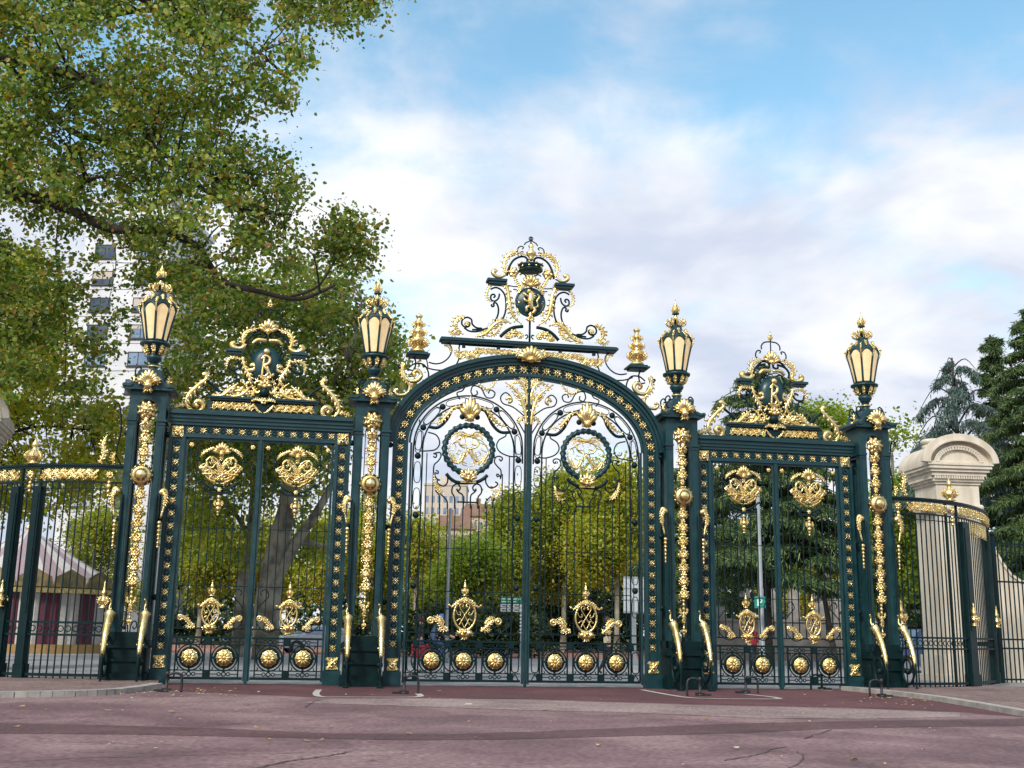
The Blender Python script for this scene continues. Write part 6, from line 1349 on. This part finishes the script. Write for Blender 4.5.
def hedge(px0, px1, pytop, depth, n, label, seed, mat=LF_DRK, size=.28):
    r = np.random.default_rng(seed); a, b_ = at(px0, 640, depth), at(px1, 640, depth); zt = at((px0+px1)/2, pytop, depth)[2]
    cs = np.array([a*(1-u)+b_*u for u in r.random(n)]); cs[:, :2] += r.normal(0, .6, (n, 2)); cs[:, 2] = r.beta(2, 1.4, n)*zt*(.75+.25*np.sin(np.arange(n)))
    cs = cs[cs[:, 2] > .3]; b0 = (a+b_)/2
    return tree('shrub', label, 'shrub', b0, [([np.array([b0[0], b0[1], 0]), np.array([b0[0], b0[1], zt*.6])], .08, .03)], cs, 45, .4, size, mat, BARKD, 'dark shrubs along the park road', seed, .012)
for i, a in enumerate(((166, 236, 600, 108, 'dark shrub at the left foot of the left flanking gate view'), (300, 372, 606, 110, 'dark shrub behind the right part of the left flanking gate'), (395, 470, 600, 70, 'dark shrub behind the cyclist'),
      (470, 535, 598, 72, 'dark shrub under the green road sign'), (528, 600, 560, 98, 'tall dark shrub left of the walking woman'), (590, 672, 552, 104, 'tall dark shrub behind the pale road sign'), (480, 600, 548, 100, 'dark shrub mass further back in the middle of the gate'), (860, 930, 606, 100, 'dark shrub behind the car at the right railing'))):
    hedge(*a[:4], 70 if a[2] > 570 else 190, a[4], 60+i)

def conifer(label, cat, base, zt, zb, rad, nb, per, size, mat, seed, bark=BARKD, droop=.3, name='conifer', tuft=.5, lean=(0, 0), power=1., up=.1, aspect=.16, group='conifers to the right'):
    r = np.random.default_rng(seed); base = np.array([base[0], base[1], 0.]); root = thing(name, label, cat, tuple(base), 0., group); b = MB()
    top = np.array([lean[0], lean[1], zt]); b.tube([(0, 0, 0), top*.5*.9, top], max(.2, zt*.018), 8, 6, 0, (1, .15)); P = []
    for i in range(nb):
        h = (i+r.random())/nb; z = zb+(zt-zb)*h; o = top*(z/zt); o[2] = z; th = i*2.4+r.uniform(-.4, .4); ln = rad*((1-h)**power*.92+.08)*r.uniform(.65, 1.15)
        d = np.array([math.cos(th), math.sin(th), 0]); m = o+d*ln*.5+np.array([0, 0, ln*(up+.05)]); e = o+d*ln+np.array([0, 0, -ln*droop*.5])
        b.tube([o, m, e], .03+.012*ln, 5, 4, 0, (1, .2))
        k = int(per*(ln/rad+.25)); u = r.beta(1.6, 1., k); side = np.array([-d[1], d[0], 0])
        Q = o*((1-u)**2)[:, None]+2*(u*(1-u))[:, None]*m+(u**2)[:, None]*e
        w_ = r.normal(0, 1, k)*tuft*(.35+.65*u)*ln*.38; Q = Q+side*w_[:, None]; Q[:, 2] -= np.abs(r.normal(0, 1, k))*tuft*.35*(.4+droop)+np.abs(w_)*droop*.5
        P.append(Q)
    b.build('trunk', bark, root); P = np.concatenate(P)
    leaf_mesh('crown', P, size, mat, root, .35+droop*.8, aspect, .3, seed); return root
p = at(768, 650, 62); conifer('dark cedar behind the right flanking gate, its tip showing beside the gilt crest', 'tree', p, at(768, 352, 62)[2], 4.4, 6.2, 50, 1300, .36, LF_FIR, 41, droop=.25, name='cedar_tree', power=.5, lean=(.3, 0))
p = at(836, 650, 60); conifer('dark conifer with a leaning black trunk behind the rightmost low gate leaf', 'tree', p, at(812, 455, 60)[2], 5.0, 3.8, 20, 900, .34, LF_FIR, 42, droop=.2, name='conifer', power=.4, lean=(-1.6, 0))
p = at(700, 650, 72); conifer('dark conifer behind the pier right of the arch', 'tree', p, at(700, 448, 72)[2], 3.6, 4.4, 34, 900, .38, LF_FIR, 46, droop=.2, power=.5)
p = at(972, 650, 58); conifer('blue green weeping cedar rising behind the stone pillar', 'tree', p, at(974, 342, 58)[2], 8.5, 5.2, 20, 900, .28, LF_CED, 43, droop=.75, name='cedar_tree', power=.55, tuft=.42, up=.28)
p = at(1062, 650, 52); conifer('tall dense dark fir at the right picture edge', 'tree', p, at(1062, 285, 52)[2], 1.5, 3.7, 90, 1700, .27, LF_FIR, 44, droop=.25, name='fir_tree', power=.45)
p = at(1014, 650, 60); conifer('dark fir with a pointed top behind the weeping cedar', 'tree', p, at(1010, 316, 60)[2], 1.5, 2.5, 80, 1200, .28, LF_FIR, 45, droop=.2, name='fir_tree', power=.5)
p = at(950, 650, 72); conifer('dark conifer low behind the stone pillar', 'tree', p, at(950, 470, 72)[2], 1.2, 5.0, 60, 1000, .36, LF_FIR, 47, droop=.2, power=.5)
# far woods that close the view
r = np.random.default_rng(9); pts = []
for i in range(16000):
    px = r.uniform(-350, 1400); hgt = 9+3.5*noise.noise(Vector((px*.02, 0, 0)))+2*noise.noise(Vector((px*.07, 3, 0)))
    q = at(px, 600, r.uniform(112, 128)); q[2] = hgt*r.beta(1.6, 1.1); pts.append(q)
o = leaf_mesh('far_woods', np.array(pts), .95, LF_DRK, None, 0, .8, 0, 9); tag(o, kind='stuff')
# unseen tree band added behind the camera to block low sky and darken reflections
r = np.random.default_rng(12); pts = []
for i in range(9000):
    x = r.uniform(-110, 110); h = 15+5*noise.noise(Vector((x*.05, 2, 0))); y = -66-abs(r.normal(0, 3.)); pts.append((x, y, h*r.beta(1.5, 1.1)))
o = leaf_mesh('unseen_tree_blocker', np.array(pts), 1.5, LF_DRK, None, 0, .8, 0, 12); tag(o, kind='stuff')
